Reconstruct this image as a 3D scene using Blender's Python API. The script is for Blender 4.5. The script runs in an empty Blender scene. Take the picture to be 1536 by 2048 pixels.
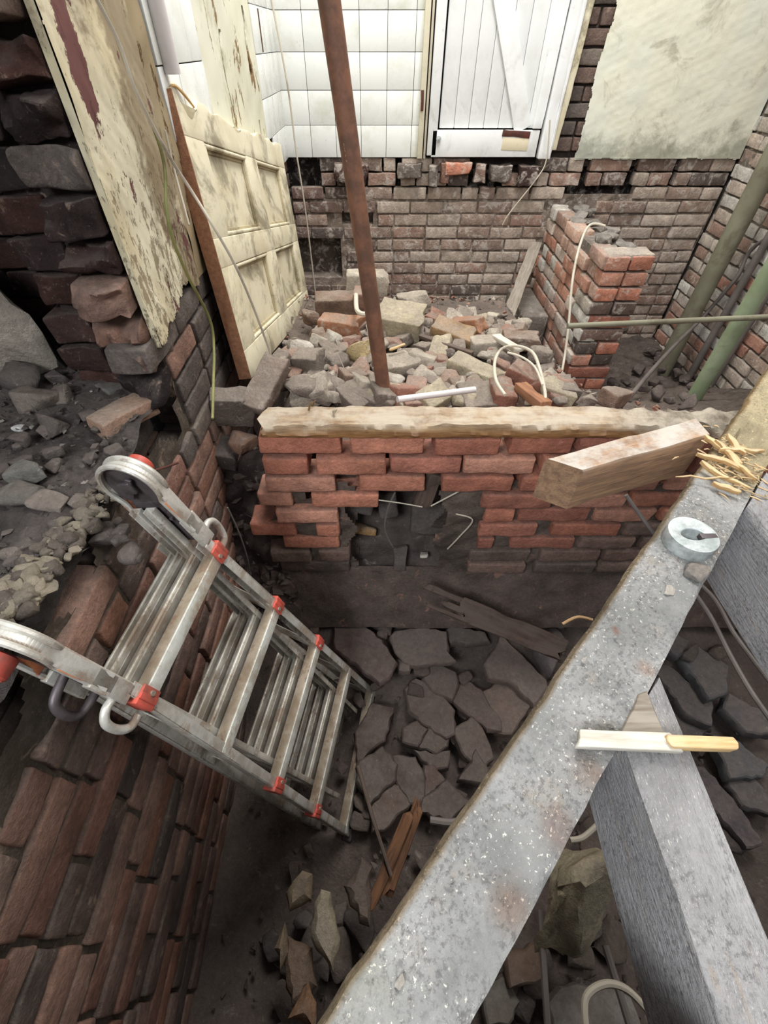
import bpy, bmesh, math
import numpy as np
from mathutils import Vector, Matrix, Euler

# ------------------------------------------------------------------ camera, world, light, exposure
sc = bpy.context.scene
C = sc.collection
PITCH = math.radians(46.9)
cam = bpy.data.objects.new('camera', bpy.data.cameras.new('camera')); C.objects.link(cam)
cam.location = (0, 0, 0); cam.rotation_euler = (math.radians(90) - PITCH, 0, 0)
cam.data.sensor_fit = 'VERTICAL'; cam.data.sensor_height = 24; cam.data.sensor_width = 18
cam.data.lens = 883 / 2048 * 24; cam.data.shift_x = 18 / 2048; cam.data.clip_start = .02
sc.camera = cam
sc.view_settings.view_transform = 'Standard'; sc.view_settings.look = 'None'
sc.view_settings.gamma = 1; sc.view_settings.use_curve_mapping = False
sc.view_settings.exposure = 0.68

w = bpy.data.worlds.new('daylight'); sc.world = w; w.use_nodes = True
w.node_tree.nodes['Background'].inputs[0].default_value = (.88, .94, 1, 1)
w.node_tree.nodes['Background'].inputs[1].default_value = .24
def area(name, loc, target, sx, sy, power, col):
    l = bpy.data.lights.new(name, 'AREA'); l.shape = 'RECTANGLE'; l.size = sx; l.size_y = sy
    l.energy = power; l.color = col
    o = bpy.data.objects.new(name, l); C.objects.link(o); o.location = loc
    o.rotation_euler = (Vector(target) - Vector(loc)).to_track_quat('-Z', 'Y').to_euler()
    return o
area('skylight_daylight', (.42, 2.35, 2.3), (.3, 2.3, -.6), 1.7, 1.1, 84, (1, .985, .955))
area('window_daylight', (1.6, .3, 1.6), (-.3, 1.0, -.7), 1.0, .9, 17, (1, .97, .93))
area('rear_fill_light', (-.85, -1.0, 1.0), (.5, .5, -.8), .9, .8, 36, (.94, .975, 1))  # unseen fill lamp added behind the viewer to brighten the joist sides

# ------------------------------------------------------------------ layout helpers (metres, camera at the origin, x right, y away, z up)
F = 883.; CXP = 750.; cp, sp = math.cos(PITCH), math.sin(PITCH)
def ray(x, y):
    u = (x - CXP) / F; v = (1024 - y) / F
    return np.array([u, cp + v * sp, -sp + v * cp])
def PZ(x, y, Z): d = ray(x, y); return d * (Z / d[2])
def PY(x, y, Y): d = ray(x, y); return d * (Y / d[1])
def PX(x, y, X): d = ray(x, y); return d * (X / d[0])
def onsurf(x, y, fn, lift=0.):
    d = ray(x, y); t = .3
    while t < 6:
        P = d * t
        if P[2] <= fn(P[0], P[1]) + lift: return P
        t += .004
    return d * 3
def sm(a, b, x):
    t = np.clip((x - a) / (b - a), 0, 1); return t * t * (3 - 2 * t)
def lin(c):
    c = np.array(c, float) / 255.
    return np.where(c <= .04045, c / 12.92, ((c + .055) / 1.055) ** 2.4)
def nz(P, f, seed, octv=3):
    P = np.asarray(P, float); g = np.random.default_rng(seed); out = np.zeros(P.shape[:-1]); a = 1.
    for o in range(octv):
        K = g.normal(size=(5, 3)); K *= (f * 2 ** o) / np.linalg.norm(K, axis=1)[:, None]
        ph = g.uniform(0, 6.28, 5)
        out += a * np.sin(P @ K.T + ph).sum(-1) / 2.5; a *= .55
    return out

# ------------------------------------------------------------------ mesh builder
class MB:
    def __init__(s): s.V = []; s.F = []; s.C = []; s.L = []; s.n = 0
    def add(s, V, Fc, col=(1, 1, 1), loc=None):
        V = np.asarray(V, float); s.V.append(V)
        s.F += [tuple(int(i) + s.n for i in f) for f in Fc]
        col = np.asarray(col, float)
        s.C.append(np.broadcast_to(col, (len(V), 3)) if col.ndim == 1 else col)
        s.L.append(V if loc is None else np.asarray(loc, float)); s.n += len(V)
        return s
    def build(s, name, mat, parent=None, smooth=40, origin=None):
        V = np.concatenate(s.V)
        if parent is not None:
            pl = np.array(world_loc(parent)); org = pl
        elif origin is not None: org = pl = np.array(origin, float)
        else:
            org = np.array([(V[:, 0].min() + V[:, 0].max()) / 2, (V[:, 1].min() + V[:, 1].max()) / 2, V[:, 2].min()])
        m = bpy.data.meshes.new(name); m.from_pydata((V - org).tolist(), [], s.F); 
        a = m.attributes.new('col', 'FLOAT_COLOR', 'POINT')
        Cc = np.ones((s.n, 4)); Cc[:, :3] = np.concatenate(s.C); a.data.foreach_set('color', Cc.ravel().astype(np.float32))
        a = m.attributes.new('loc', 'FLOAT_VECTOR', 'POINT'); a.data.foreach_set('vector', np.concatenate(s.L).ravel().astype(np.float32))
        if smooth:
            m.shade_smooth(); m.set_sharp_from_angle(angle=math.radians(smooth))
        m.materials.append(mat)
        o = bpy.data.objects.new(name, m); C.objects.link(o)
        if parent is not None: o.parent = parent
        else: o.location = org
        return o
def world_loc(o):
    p = Vector(o.location)
    while o.parent: o = o.parent; p += o.location
    return p
def tag(o, label=None, cat=None, group=None, kind=None):
    if label: o['label'] = label
    if cat: o['category'] = cat
    if group: o['group'] = group
    if kind: o['kind'] = kind
    return o
def thing(name, label, cat, loc, group=None):
    o = bpy.data.objects.new(name, None); o.empty_display_size = .05; C.objects.link(o); o.location = loc
    return tag(o, label, cat, group)

_gc = {}
def gridbox(cx, cy, cz):
    key = (len(cx), len(cy), len(cz))
    n = key
    if key not in _gc:
        idx = {}; ijk = []; Fc = []
        def vid(i, j, k):
            if (i, j, k) not in idx: idx[(i, j, k)] = len(ijk); ijk.append((i, j, k))
            return idx[(i, j, k)]
        X, Y, Z = n[0] - 1, n[1] - 1, n[2] - 1
        for i in range(X):
            for j in range(Y):
                Fc.append((vid(i, j, 0), vid(i, j + 1, 0), vid(i + 1, j + 1, 0), vid(i + 1, j, 0)))
                Fc.append((vid(i, j, Z), vid(i + 1, j, Z), vid(i + 1, j + 1, Z), vid(i, j + 1, Z)))
        for i in range(X):
            for k in range(Z):
                Fc.append((vid(i, 0, k), vid(i + 1, 0, k), vid(i + 1, 0, k + 1), vid(i, 0, k + 1)))
                Fc.append((vid(i, Y, k), vid(i, Y, k + 1), vid(i + 1, Y, k + 1), vid(i + 1, Y, k)))
        for j in range(Y):
            for k in range(Z):
                Fc.append((vid(0, j, k), vid(0, j, k + 1), vid(0, j + 1, k + 1), vid(0, j + 1, k)))
                Fc.append((vid(X, j, k), vid(X, j + 1, k), vid(X, j + 1, k + 1), vid(X, j, k + 1)))
        _gc[key] = (np.array(ijk), Fc)
    ijk, Fc = _gc[key]
    return np.stack([np.array(cx)[ijk[:, 0]], np.array(cy)[ijk[:, 1]], np.array(cz)[ijk[:, 2]]], 1), Fc
def axisc(h, r, n):
    r = min(r, h * .8)
    return [-h, -h + .35 * r, -h + r] + [(-h + r) + (2 * h - 2 * r) * i / n for i in range(1, n)] + [h - r, h - .35 * r, h]
def rbox(L, W, H, r=.006, n=(4, 2, 2)):
    h = np.array([L, W, H]) / 2; r = min(r, h.min() * .8)
    V, Fc = gridbox(axisc(h[0], r, n[0]), axisc(h[1], r, n[1]), axisc(h[2], r, n[2]))
    q = np.clip(V, -(h - r), h - r); d = V - q; l = np.linalg.norm(d, axis=1); ok = l > 1e-9
    V = V.copy(); V[ok] = q[ok] + d[ok] / l[ok][:, None] * r
    return V, Fc
def rot(yaw, pitch=0, roll=0):
    return np.array(Euler((math.radians(roll), math.radians(pitch), math.radians(yaw))).to_matrix())
def put(mb, V, Fc, M, o, col=(1, 1, 1), off=0):
    W = V @ np.asarray(M).T + np.asarray(o)
    mb.add(W, Fc, col, V + off)
def box(mb, c, d, M=np.eye(3), r=.002, col=(1, 1, 1), n=(1, 1, 1)):
    V, Fc = rbox(d[0], d[1], d[2], r, n); put(mb, V, Fc, M, c, col)
def frame(p0, p1, up=(0, 0, 1)):
    x = np.array(p1, float) - np.array(p0, float); L = np.linalg.norm(x); x /= L
    z = np.array(up, float); z -= z @ x * x; z /= np.linalg.norm(z)
    return np.stack([x, np.cross(z, x), z], 1), L
def beam(mb, p0, p1, wd, ht, up=(0, 0, 1), r=.004, rough=.0015, seed=1, col=(1, 1, 1), seg=.03, rag=0):
    M, L = frame(p0, p1, up)
    nn = max(2, int(L / seg))
    V, Fc = rbox(L, wd, ht, r, (nn, max(2, int(wd / .02)), max(2, int(ht / .02))))
    g = V.copy(); g[:, 0] *= .25
    l = V / (np.linalg.norm(V * [0, 1, 1], axis=1)[:, None] + 1e-6) * [0, 1, 1]
    V = V + l * (rough * nz(g, 60, seed))[:, None]
    edge = (np.abs(V[:, 1]) > wd / 2 - 2 * r) & (np.abs(V[:, 2]) > ht / 2 - 2 * r)
    bite = np.maximum(0, nz(g * 3, 25, seed + 5) - .5) * r * 2.2
    V = V - l * (bite * edge)[:, None]
    if rag:
        e = np.abs(V[:, 0]) > L / 2 - .005
        V[:, 0] += np.where(e, np.sign(V[:, 0]) * rag * nz(V * [0, 1, 1], 120, seed + 9), 0)
    o = (np.array(p0, float) + np.array(p1, float)) / 2
    put(mb, V, Fc, M, o, col, seed * .37)
def tube(mb, pts, r, n=10, col=(1, 1, 1), smooth_n=0, cap=True):
    P = [np.array(p, float) for p in pts]
    if smooth_n and len(P) > 2:
        Q = []
        for i in range(len(P) - 1):
            a, b, c, d = P[max(i - 1, 0)], P[i], P[i + 1], P[min(i + 2, len(P) - 1)]
            for k in range(smooth_n):
                t = k / smooth_n
                Q.append(.5 * ((2 * b) + (c - a) * t + (2 * a - 5 * b + 4 * c - d) * t * t + (-a + 3 * b - 3 * c + d) * t ** 3))
        Q.append(P[-1]); P = Q
    P = np.array(P); V = []
    if hasattr(r, '__len__') and len(r) != len(P): r = np.interp(np.linspace(0, 1, len(P)), np.linspace(0, 1, len(r)), r)
    T = np.gradient(P, axis=0); T /= np.linalg.norm(T, axis=1)[:, None] + 1e-12
    up = np.array([0, 0, 1.]) if abs(T[0][2]) < .9 else np.array([1., 0, 0])
    s = 0; S = []
    for i in range(len(P)):
        a = up - up @ T[i] * T[i]; a /= np.linalg.norm(a); b = np.cross(T[i], a); up = a
        if i: s += np.linalg.norm(P[i] - P[i - 1])
        rr = r[i] if hasattr(r, '__len__') else r
        for k in range(n):
            t = 6.28318 * k / n; V.append(P[i] + rr * (math.cos(t) * a + math.sin(t) * b)); S.append((s, math.cos(t) * rr, math.sin(t) * rr))
    Fc = []
    for i in range(len(P) - 1):
        for k in range(n):
            k2 = (k + 1) % n; Fc.append((i * n + k, i * n + k2, (i + 1) * n + k2, (i + 1) * n + k))
    if cap: Fc += [tuple(range(n))[::-1], tuple((len(P) - 1) * n + k for k in range(n))]
    mb.add(np.array(V), Fc, col, np.array(S))
def grid(mb, o, U, Vv, nu, nv, hfn=None, colfn=None, mask=None):
    """height field sheet: o + a*U + b*V (+ N*h(a,b)); a,b in metres along unit axes"""
    U = np.array(U, float); Vv = np.array(Vv, float); lu = np.linalg.norm(U); lv = np.linalg.norm(Vv)
    N = np.cross(U, Vv); N /= np.linalg.norm(N)
    a, b = np.meshgrid(np.linspace(0, 1, nu), np.linspace(0, 1, nv), indexing='ij')
    P = np.array(o) + a[..., None] * U + b[..., None] * Vv
    if hfn is not None: P = P + N * hfn(P)[..., None]
    V = P.reshape(-1, 3); idx = np.arange(nu * nv).reshape(nu, nv)
    q = np.stack([idx[:-1, :-1], idx[1:, :-1], idx[1:, 1:], idx[:-1, 1:]], -1).reshape(-1, 4)
    col = colfn(V) if colfn is not None else (1, 1, 1)
    if mask is not None:
        cen = V[q].mean(1); q = q[mask(cen)]
    mb.add(V, q.tolist(), col)

# brick colours (linear)
def hue(g, name):
    P = {
        'red': [(202, 136, 112), (190, 124, 102), (206, 150, 128), (178, 118, 100)],
        'back': [(178, 160, 146), (164, 142, 128), (190, 174, 160), (158, 130, 116), (182, 166, 152), (150, 130, 118)],
        'dark': [(126, 106, 96), (110, 94, 86), (134, 110, 100), (104, 92, 86)],
        'soot': [(60, 48, 46), (72, 54, 50), (52, 44, 44), (80, 56, 50)],
        'wing': [(202, 150, 128), (190, 136, 114), (206, 170, 150), (192, 158, 142), (210, 194, 182)],
        'white': [(205, 198, 188), (190, 178, 165), (215, 210, 200), (170, 140, 125), (176, 130, 112)],
        'left': [(164, 120, 100), (146, 108, 94), (156, 126, 112), (168, 132, 116), (134, 114, 104)],
        'grey': [(122, 112, 106), (110, 100, 94), (134, 122, 112), (140, 108, 94)],
    }[name]
    return lin(P[g.integers(len(P))]) * g.uniform(.85, 1.12)
def brick(mb, c, L, W, H, M, g, col, r=.006, rough=.0014, n=(4, 2, 2), broken=0.):
    V, Fc = rbox(L, W, H, r, n); sd = int(g.integers(1e6))
    d = V / (np.linalg.norm(V, axis=1)[:, None] + 1e-9)
    V = V + d * (rough * nz(V, 55, sd))[:, None]
    if broken:
        k = sm(0, L / 2, V[:, 0]); V[:, 0] += k * broken * nz(V * [0, 1, 1], 45, sd + 1, 3)
        V[:, 2] += k * broken * .3 * nz(V, 30, sd + 2)
    put(mb, V, Fc, M, c, col, g.uniform(0, 50))
def brickwall(mb, o, U, N, ulen, z0, z1, g, pal, skip=None, D=.1, jit=.005, course=.075, pitch=.225, split=.25, palfn=None, first=0., rough=.0015):
    """o: point on face line (z ignored); U unit along, N unit outward"""
    U = np.array(U, float); N = np.array(N, float); o = np.array(o, float)
    M = np.stack([U, np.cross([0, 0, 1], U), [0, 0, 1]], 1)
    k = 0; z = z1
    while z - course >= z0 - .03:
        a = -pitch * (.5 if k % 2 else 0) + first + g.uniform(-.01, .01)
        while a < ulen:
            lens = pitch * (1 if g.random() > split else .5); b = min(a + lens, ulen); aa = max(a, 0)
            if b - aa > .035:
                ucen = (aa + b) / 2; zc = z - course / 2 + g.uniform(-.0025, .0025)
                P = o + U * ucen; P[2] = zc
                if skip is None or not skip(P, aa, b):
                    pl = palfn(P, g) if palfn else pal
                    jj = g.uniform(-jit, jit)
                    V = P - N * (D / 2 - jj)
                    R = M @ rot(g.uniform(-.8, .8), 0, g.uniform(-1.2, 1.2))
                    brick(mb, V, b - aa - .011, D, course - .011, R, g, hue(g, pl), rough=rough)
            a += lens
        z -= course; k += 1
def hullpts(g, sx, sy, sz, n=14):
    P = g.normal(size=(n, 3)); P /= np.linalg.norm(P, axis=1)[:, None]; P = np.sign(P) * np.abs(P) ** .55
    P /= np.abs(P).max(0); return P * np.array([sx, sy, sz]) / 2 * g.uniform(.8, 1, (n, 1))
def hull(P):
    bm = bmesh.new(); vs = [bm.verts.new(p) for p in P]
    r = bmesh.ops.convex_hull(bm, input=vs)
    for v in [v for v in bm.verts if not v.link_faces]: bm.verts.remove(v)
    return bm
def bmarr(bm):
    bm.verts.ensure_lookup_table(); bm.verts.index_update()
    V = np.array([v.co[:] for v in bm.verts]); Fc = [tuple(v.index for v in f.verts) for f in bm.faces]; bm.free(); return V, Fc
def stone(g, sx, sy, sz, detail=1, n=13, rough=.004):
    bm = hull(hullpts(g, sx, sy, sz, n))
    if detail:
        s = min(sx, sy, sz)
        bmesh.ops.bevel(bm, geom=bm.edges[:], offset=s * .05, segments=1, affect='EDGES', profile=.6)
        bmesh.ops.triangulate(bm, faces=bm.faces[:])
        for _ in range(detail):
            bmesh.ops.subdivide_edges(bm, edges=[e for e in bm.edges if e.calc_length() > s * .28], cuts=1)
            bmesh.ops.triangulate(bm, faces=bm.faces[:])
    V, Fc = bmarr(bm)
    if detail:
        d = V / (np.linalg.norm(V, axis=1)[:, None] + 1e-9)
        V = V + d * (rough * nz(V, 50, int(g.integers(1e6))))[:, None]
    return V, Fc
def prism(mb, poly, top, th, g, tilt=(0, 0), col=(1, 1, 1), jag=.004, bev=.004):
    P = np.array(poly, float)[:, :2]; c = P.mean(0)
    if np.sum(P[:, 0] * np.roll(P[:, 1], -1) - np.roll(P[:, 0], -1) * P[:, 1]) < 0: P = P[::-1]
    Q = []
    for i in range(len(P)):
        a, b = P[i], P[(i + 1) % len(P)]; L = np.linalg.norm(b - a); k = max(1, int(L / .02))
        nrm = np.array([b[1] - a[1], a[0] - b[0]]) / (L + 1e-9)
        for j in range(k):
            Q.append(a + (b - a) * j / k + (nrm * g.uniform(-jag, jag) if j else 0))
    Q = np.array(Q); n = len(Q)
    d = Q - c; l = np.linalg.norm(d, axis=1)[:, None]; ins = Q - d / l * bev; out = Q + d / l * g.uniform(0, jag, (n, 1)) * 1.5
    def zz(X, h): return top - h + (X[:, 0] - c[0]) * tilt[0] + (X[:, 1] - c[1]) * tilt[1]
    V = np.concatenate([np.c_[ins, zz(ins, 0)], np.c_[Q, zz(Q, bev)], np.c_[out, zz(out, th * .5)], np.c_[Q, zz(Q, th)]])
    Fc = [tuple(range(n))]
    for k in range(3):
        for i in range(n):
            j = (i + 1) % n; Fc.append((k * n + i, (k + 1) * n + i, (k + 1) * n + j, k * n + j))
    Fc.append(tuple(3 * n + i for i in range(n))[::-1])
    mb.add(V, Fc, col)

# ------------------------------------------------------------------ materials
class NT:
    def __init__(s, name):
        s.m = bpy.data.materials.new(name); s.m.use_nodes = True; s.t = s.m.node_tree; s.b = s.t.nodes['Principled BSDF']
        s.co = s.n('ShaderNodeAttribute', attribute_name='loc').outputs['Vector']
    def n(s, ty, ins=None, **kw):
        x = s.t.nodes.new(ty)
        for k, v in kw.items(): setattr(x, k, v)
        for k, v in (ins or {}).items():
            if hasattr(v, 'is_output') or isinstance(v, bpy.types.NodeSocket): s.t.links.new(v, x.inputs[k])
            else: x.inputs[k].default_value = v
        return x
    def noise(s, scale, detail=5, rough=.6, co=None, stretch=None, dist=0.):
        co = co or s.co
        if stretch: co = s.n('ShaderNodeVectorMath', {0: co, 1: stretch}, operation='MULTIPLY').outputs[0]
        return s.n('ShaderNodeTexNoise', {'Vector': co, 'Scale': scale, 'Detail': detail, 'Roughness': rough, 'Distortion': dist}).outputs['Fac']
    def rng(s, v, a, b, c=0., d=1., smooth=True):
        x = s.n('ShaderNodeMapRange', {'Value': v, 'From Min': a, 'From Max': b, 'To Min': c, 'To Max': d}); x.clamp = True
        if smooth: x.interpolation_type = 'SMOOTHSTEP'
        return x.outputs[0]
    def math(s, op, a, b=0.): return s.n('ShaderNodeMath', {0: a, 1: b}, operation=op).outputs[0]
    def mix(s, f, a, b, mode='MIX'):
        x = s.n('ShaderNodeMix', data_type='RGBA', blend_type=mode)
        for i, v in ((0, f), (6, a), (7, b)):
            if isinstance(v, bpy.types.NodeSocket): s.t.links.new(v, x.inputs[i])
            else: x.inputs[i].default_value = v if i == 0 else (*v, 1)
        return x.outputs[2]
    def col(s): return s.n('ShaderNodeAttribute', attribute_name='col').outputs['Color']
    def dust(s, base, c, amt, lo=.3, hi=.95, sc=9):
        nzv = s.n('ShaderNodeSeparateXYZ', {0: s.n('ShaderNodeNewGeometry').outputs['Normal']}).outputs[2]
        f = s.math('MULTIPLY', s.rng(nzv, lo, hi), s.rng(s.noise(sc, 6, .7), .3, .62))
        return s.mix(s.math('MULTIPLY', f, amt), base, tuple(lin(c)))
    def out(s, c, rough=.9, bump=None, dist=.003, strength=.7, metal=0., spec=.25):
        if isinstance(c, bpy.types.NodeSocket): s.t.links.new(c, s.b.inputs['Base Color'])
        else: s.b.inputs['Base Color'].default_value = (*c, 1)
        if isinstance(rough, bpy.types.NodeSocket): s.t.links.new(rough, s.b.inputs['Roughness'])
        else: s.b.inputs['Roughness'].default_value = rough
        s.b.inputs['Metallic'].default_value = metal; s.b.inputs['Specular IOR Level'].default_value = spec
        if bump is not None:
            bp = s.n('ShaderNodeBump', {'Height': bump, 'Distance': dist, 'Strength': strength})
            s.t.links.new(bp.outputs[0], s.b.inputs['Normal'])
        return s.m
def mat_masonry(name, white=0., wcol=(214, 206, 196), dustc=(120, 108, 100), dust=.5, soot=0., fine=70, bumpd=.003, var=(.62, 1.25), scale=14):
    t = NT(name); c = t.col()
    v = t.rng(t.noise(scale, 7, .65), .3, .7, var[0], var[1], False)
    c = t.mix(1., c, t.n('ShaderNodeCombineColor', {0: v, 1: v, 2: v}).outputs[0], 'MULTIPLY')
    if white:
        c = t.mix(t.math('MULTIPLY', t.rng(t.noise(18, 8, .7, dist=.6), .60 - .16 * white, .70 - .1 * white), min(1, .35 + .5 * white)), c, tuple(lin(wcol)))
    if soot: c = t.mix(t.math('MULTIPLY', t.rng(t.noise(5, 6, .7), .42, .62), soot), c, tuple(lin((44, 38, 38))))
    if dust: c = t.dust(c, dustc, dust)
    sp_ = t.rng(t.noise(fine * 2.2, 3, .6), .62, .74)
    c = t.mix(t.math('MULTIPLY', sp_, .16), c, tuple(lin((205, 195, 180))))
    b = t.math('ADD', t.noise(fine, 8, .78), t.math('MULTIPLY', t.noise(fine * .25, 5, .65), 1.5))
    gr = t.rng(t.noise(fine * 1.3, 5, .75), .32, .68, .80, 1.18, False)
    c = t.mix(1., c, t.n('ShaderNodeCombineColor', {0: gr, 1: gr, 2: gr}).outputs[0], 'MULTIPLY')
    return t.out(c, .92, b, bumpd * 2.0, strength=.9)
def mat_wood(name, c1, c2, dustc=None, dust=0., grain=7, rust=0., rough=.85, bumpd=.002, paint=None, paintamt=0.):
    t = NT(name)
    g1 = t.noise(grain, 8, .65, stretch=(1, 9, 9), dist=.4); g2 = t.noise(grain * 5, 4, .6, stretch=(.6, 8, 8))
    f = t.rng(t.math('ADD', t.math('MULTIPLY', g1, .7), t.math('MULTIPLY', g2, .3)), .36, .64)
    c = t.mix(f, tuple(lin(c1)), tuple(lin(c2))); c = t.mix(1., c, t.col(), 'MULTIPLY')
    if rust: c = t.mix(t.math('MULTIPLY', t.rng(t.noise(9, 4, .6), .60, .70), rust), c, tuple(lin((112, 74, 62))))
    if paint is not None: c = t.mix(t.rng(t.noise(7, 7, .7, stretch=(1, 3, 3)), .62 - paintamt * .3, .68 - paintamt * .3), c, tuple(lin(paint)))
    if dustc: c = t.dust(c, dustc, dust, .2, .8, 12)
    return t.out(c, rough, t.math('ADD', g1, t.math('MULTIPLY', g2, .6)), bumpd)

M_brick_back = mat_masonry('brick_back', white=.7, wcol=(206, 196, 186), dust=.5, dustc=(150, 138, 126))
M_brick_front = mat_masonry('brick_front', white=.12, wcol=(205, 150, 130), dust=.55, dustc=(105, 92, 86), var=(.7, 1.3), soot=.06)
M_brick_wing = mat_masonry('brick_wing', white=.35, wcol=(226, 216, 204), dust=.7, dustc=(150, 142, 134))
M_brick_left = mat_masonry('brick_left', white=.2, wcol=(196, 170, 150), dust=.6, soot=.25, dustc=(104, 96, 90))
M_mortar = mat_masonry('lime_mortar', white=.15, wcol=(160, 148, 136), dust=.4, fine=110, scale=9, soot=.25)
M_rub = mat_masonry('rubble_masonry', white=.25, wcol=(206, 198, 184), dust=.7, dustc=(156, 144, 132), fine=80, bumpd=.004)
M_rubdark = mat_masonry('dusty_stone', white=.05, dust=.7, dustc=(104, 94, 88), fine=60, bumpd=.003, var=(.75, 1.15))
M_slab = mat_masonry('dusty_slab', white=.0, dust=.7, dustc=(116, 106, 100), fine=40, bumpd=.0012, var=(.8, 1.12), scale=7)
M_ash = mat_masonry('ash_and_soil', white=.1, wcol=(150, 140, 130), dust=.3, dustc=(84, 76, 74), fine=120, bumpd=.006, var=(.6, 1.3), scale=20)

def mat_plaster(name, base, yellow, stain, chips=None, chipcol=(150, 118, 84), amt=.5, stainlo=None):
    t = NT(name); big = t.noise(2.2, 5, .6)
    c = t.mix(t.rng(big, .38, .62), tuple(lin(base)), tuple(lin(yellow)))
    c = t.mix(t.math('MULTIPLY', t.rng(t.noise(6, 8, .7, dist=.5), .52, .68), amt), c, tuple(lin(stain)))
    if stainlo is not None:   # damp grime band rising from the bottom edge of the plaster
        z = t.n('ShaderNodeSeparateXYZ', {0: t.co}).outputs[2]
        k = t.math('ADD', t.rng(z, stainlo, stainlo + .30, 1, 0), t.math('MULTIPLY', t.math('SUBTRACT', t.noise(9, 8, .75), .5), 2.2))
        c = t.mix(t.math('MULTIPLY', t.rng(k, .45, 1.15), .62), c, tuple(lin((112, 112, 98))))
    h = t.noise(30, 6, .7)
    if chips:
        a = t.noise(chips[0], 9, .72, dist=.3, stretch=chips[2] if len(chips) > 2 else None); mk = t.rng(a, chips[1], chips[1] + .02)
        c = t.mix(mk, c, tuple(lin(chipcol))); h = t.math('SUBTRACT', t.math('MULTIPLY', h, .4), mk)
    c = t.mix(1., c, t.col(), 'MULTIPLY')
    return t.out(c, .8, h, .002)
M_plaster = mat_plaster('old_plaster', (220, 222, 208), (226, 224, 204), (176, 172, 152), None, amt=.8, stainlo=-.5)
M_plaster2 = mat_plaster('peeling_plaster', (224, 222, 206), (220, 216, 196), (186, 178, 148), (9, .575, (1, 1, .5)), (140, 112, 76), .7)
M_back_dark = mat_masonry('grimy_wall', white=0, dust=0, soot=.3)
def mat_pillar():
    t = NT('flaking_limewash')
    c = t.mix(t.rng(t.noise(5, 6, .6, stretch=(1, 1, .6)), .4, .62), tuple(lin((224, 216, 190))), tuple(lin((200, 188, 156))))
    s = t.n('ShaderNodeSeparateXYZ', {0: t.co}); y, z = s.outputs[1], s.outputs[2]
    # a long maroon flake high on the pillar, small chips everywhere
    n1 = t.noise(11, 9, .72, stretch=(1, 1, .6)); n2 = t.noise(40, 8, .78, stretch=(1, 1, .5))
    dy = t.math('ABSOLUTE', t.math('SUBTRACT', y, 1.135)); m = t.math('ADD', t.rng(dy, .0, .06, .22, 0), t.rng(z, -.20, -.08, -.2, 0))
    mk = t.rng(t.math('ADD', n1, t.math('MAXIMUM', m, 0.)), .60, .615)
    grey = t.rng(t.math('ADD', n2, t.rng(z, -.5, .1, .045, -.06)), .55, .60)
    c = t.mix(t.math('MULTIPLY', grey, .75), c, tuple(lin((126, 104, 76))))
    dk = t.rng(t.math('ADD', t.noise(6, 6, .7), t.rng(y, 1.18, 1.42, 0, .24)), .55, .68)
    c = t.mix(t.math('MULTIPLY', dk, .7), c, tuple(lin((112, 92, 66))))
    c = t.mix(mk, c, tuple(lin((112, 74, 70))))
    return t.out(c, .85, t.math('SUBTRACT', t.math('MULTIPLY', t.noise(40, 5, .7), .4), t.math('ADD', mk, t.math('MULTIPLY', grey, .5))), .004)
M_pillar = mat_pillar()
def mat_tile():
    t = NT('glazed_tile'); c = t.mix(t.rng(t.noise(5, 5, .6), .5, .72), tuple(lin((232, 234, 230))), tuple(lin((214, 216, 204))))
    c = t.mix(1., c, t.col(), 'MULTIPLY')
    c = t.mix(t.math('MULTIPLY', t.rng(t.noise(34, 5, .7), .66, .74), .5), c, tuple(lin((120, 112, 96))))
    return t.out(c, t.rng(t.noise(9, 4), .4, .7, .22, .5), t.noise(8, 3), .0015, spec=.5)
M_tile = mat_tile()
M_grout = mat_masonry('dirty_grout', white=0, dust=0, fine=120)
def mat_paint(name, c1, c2, dirt, amt, grain=False, lo=.52):
    t = NT(name); c = t.mix(t.rng(t.noise(4, 5), .4, .65), tuple(lin(c1)), tuple(lin(c2)))
    c = t.mix(t.math('MULTIPLY', t.rng(t.noise(5, 9, .72, dist=.5), lo, lo + .16), amt), c, tuple(lin(dirt)))
    c = t.mix(t.math('MULTIPLY', t.rng(t.noise(28, 6, .7), .66, .72), .6), c, tuple(lin((110, 92, 70))))
    c = t.mix(1., c, t.col(), 'MULTIPLY')
    return t.out(c, .6, t.noise(60, 5, .6, stretch=(1, 1, .1) if grain else None), .001, spec=.35)
M_white = mat_paint('white_gloss_paint', (232, 234, 234), (222, 224, 222), (184, 184, 176), .5)
M_cream = mat_paint('aged_cream_paint', (222, 214, 188), (208, 198, 168), (132, 122, 100), .8, lo=.47)
M_green = mat_paint('green_pipe_paint', (142, 154, 126), (126, 138, 108), (96, 90, 74), .5)
M_olive = mat_paint('olive_pipe_paint', (128, 126, 106), (112, 108, 90), (84, 72, 60), .6)
M_wire_w = mat_paint('white_cable', (196, 188, 172), (186, 176, 160), (120, 108, 96), .6)
M_wire_y = mat_paint('green_yellow_cable', (138, 134, 84), (108, 114, 66), (92, 80, 56), .6)
M_wire_g = mat_paint('grey_cable', (112, 104, 100), (98, 92, 88), (70, 64, 60), .5)
M_pipewhite = mat_paint('white_pipe_paint', (212, 206, 204), (200, 194, 192), (150, 142, 138), .5)
def mat_rust(name, c1, c2, thr=.5, metal=.0):
    t = NT(name); c = t.mix(t.rng(t.noise(16, 8, .7), thr - .12, thr + .12), tuple(lin(c1)), tuple(lin(c2)))
    c = t.mix(t.rng(t.noise(30, 6, .75, stretch=(.3, 1, 1)), .68, .70), c, tuple(lin((196, 166, 128))))
    return t.out(c, .62, t.noise(90, 5, .7), .0012, metal=metal, spec=.4)
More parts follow.
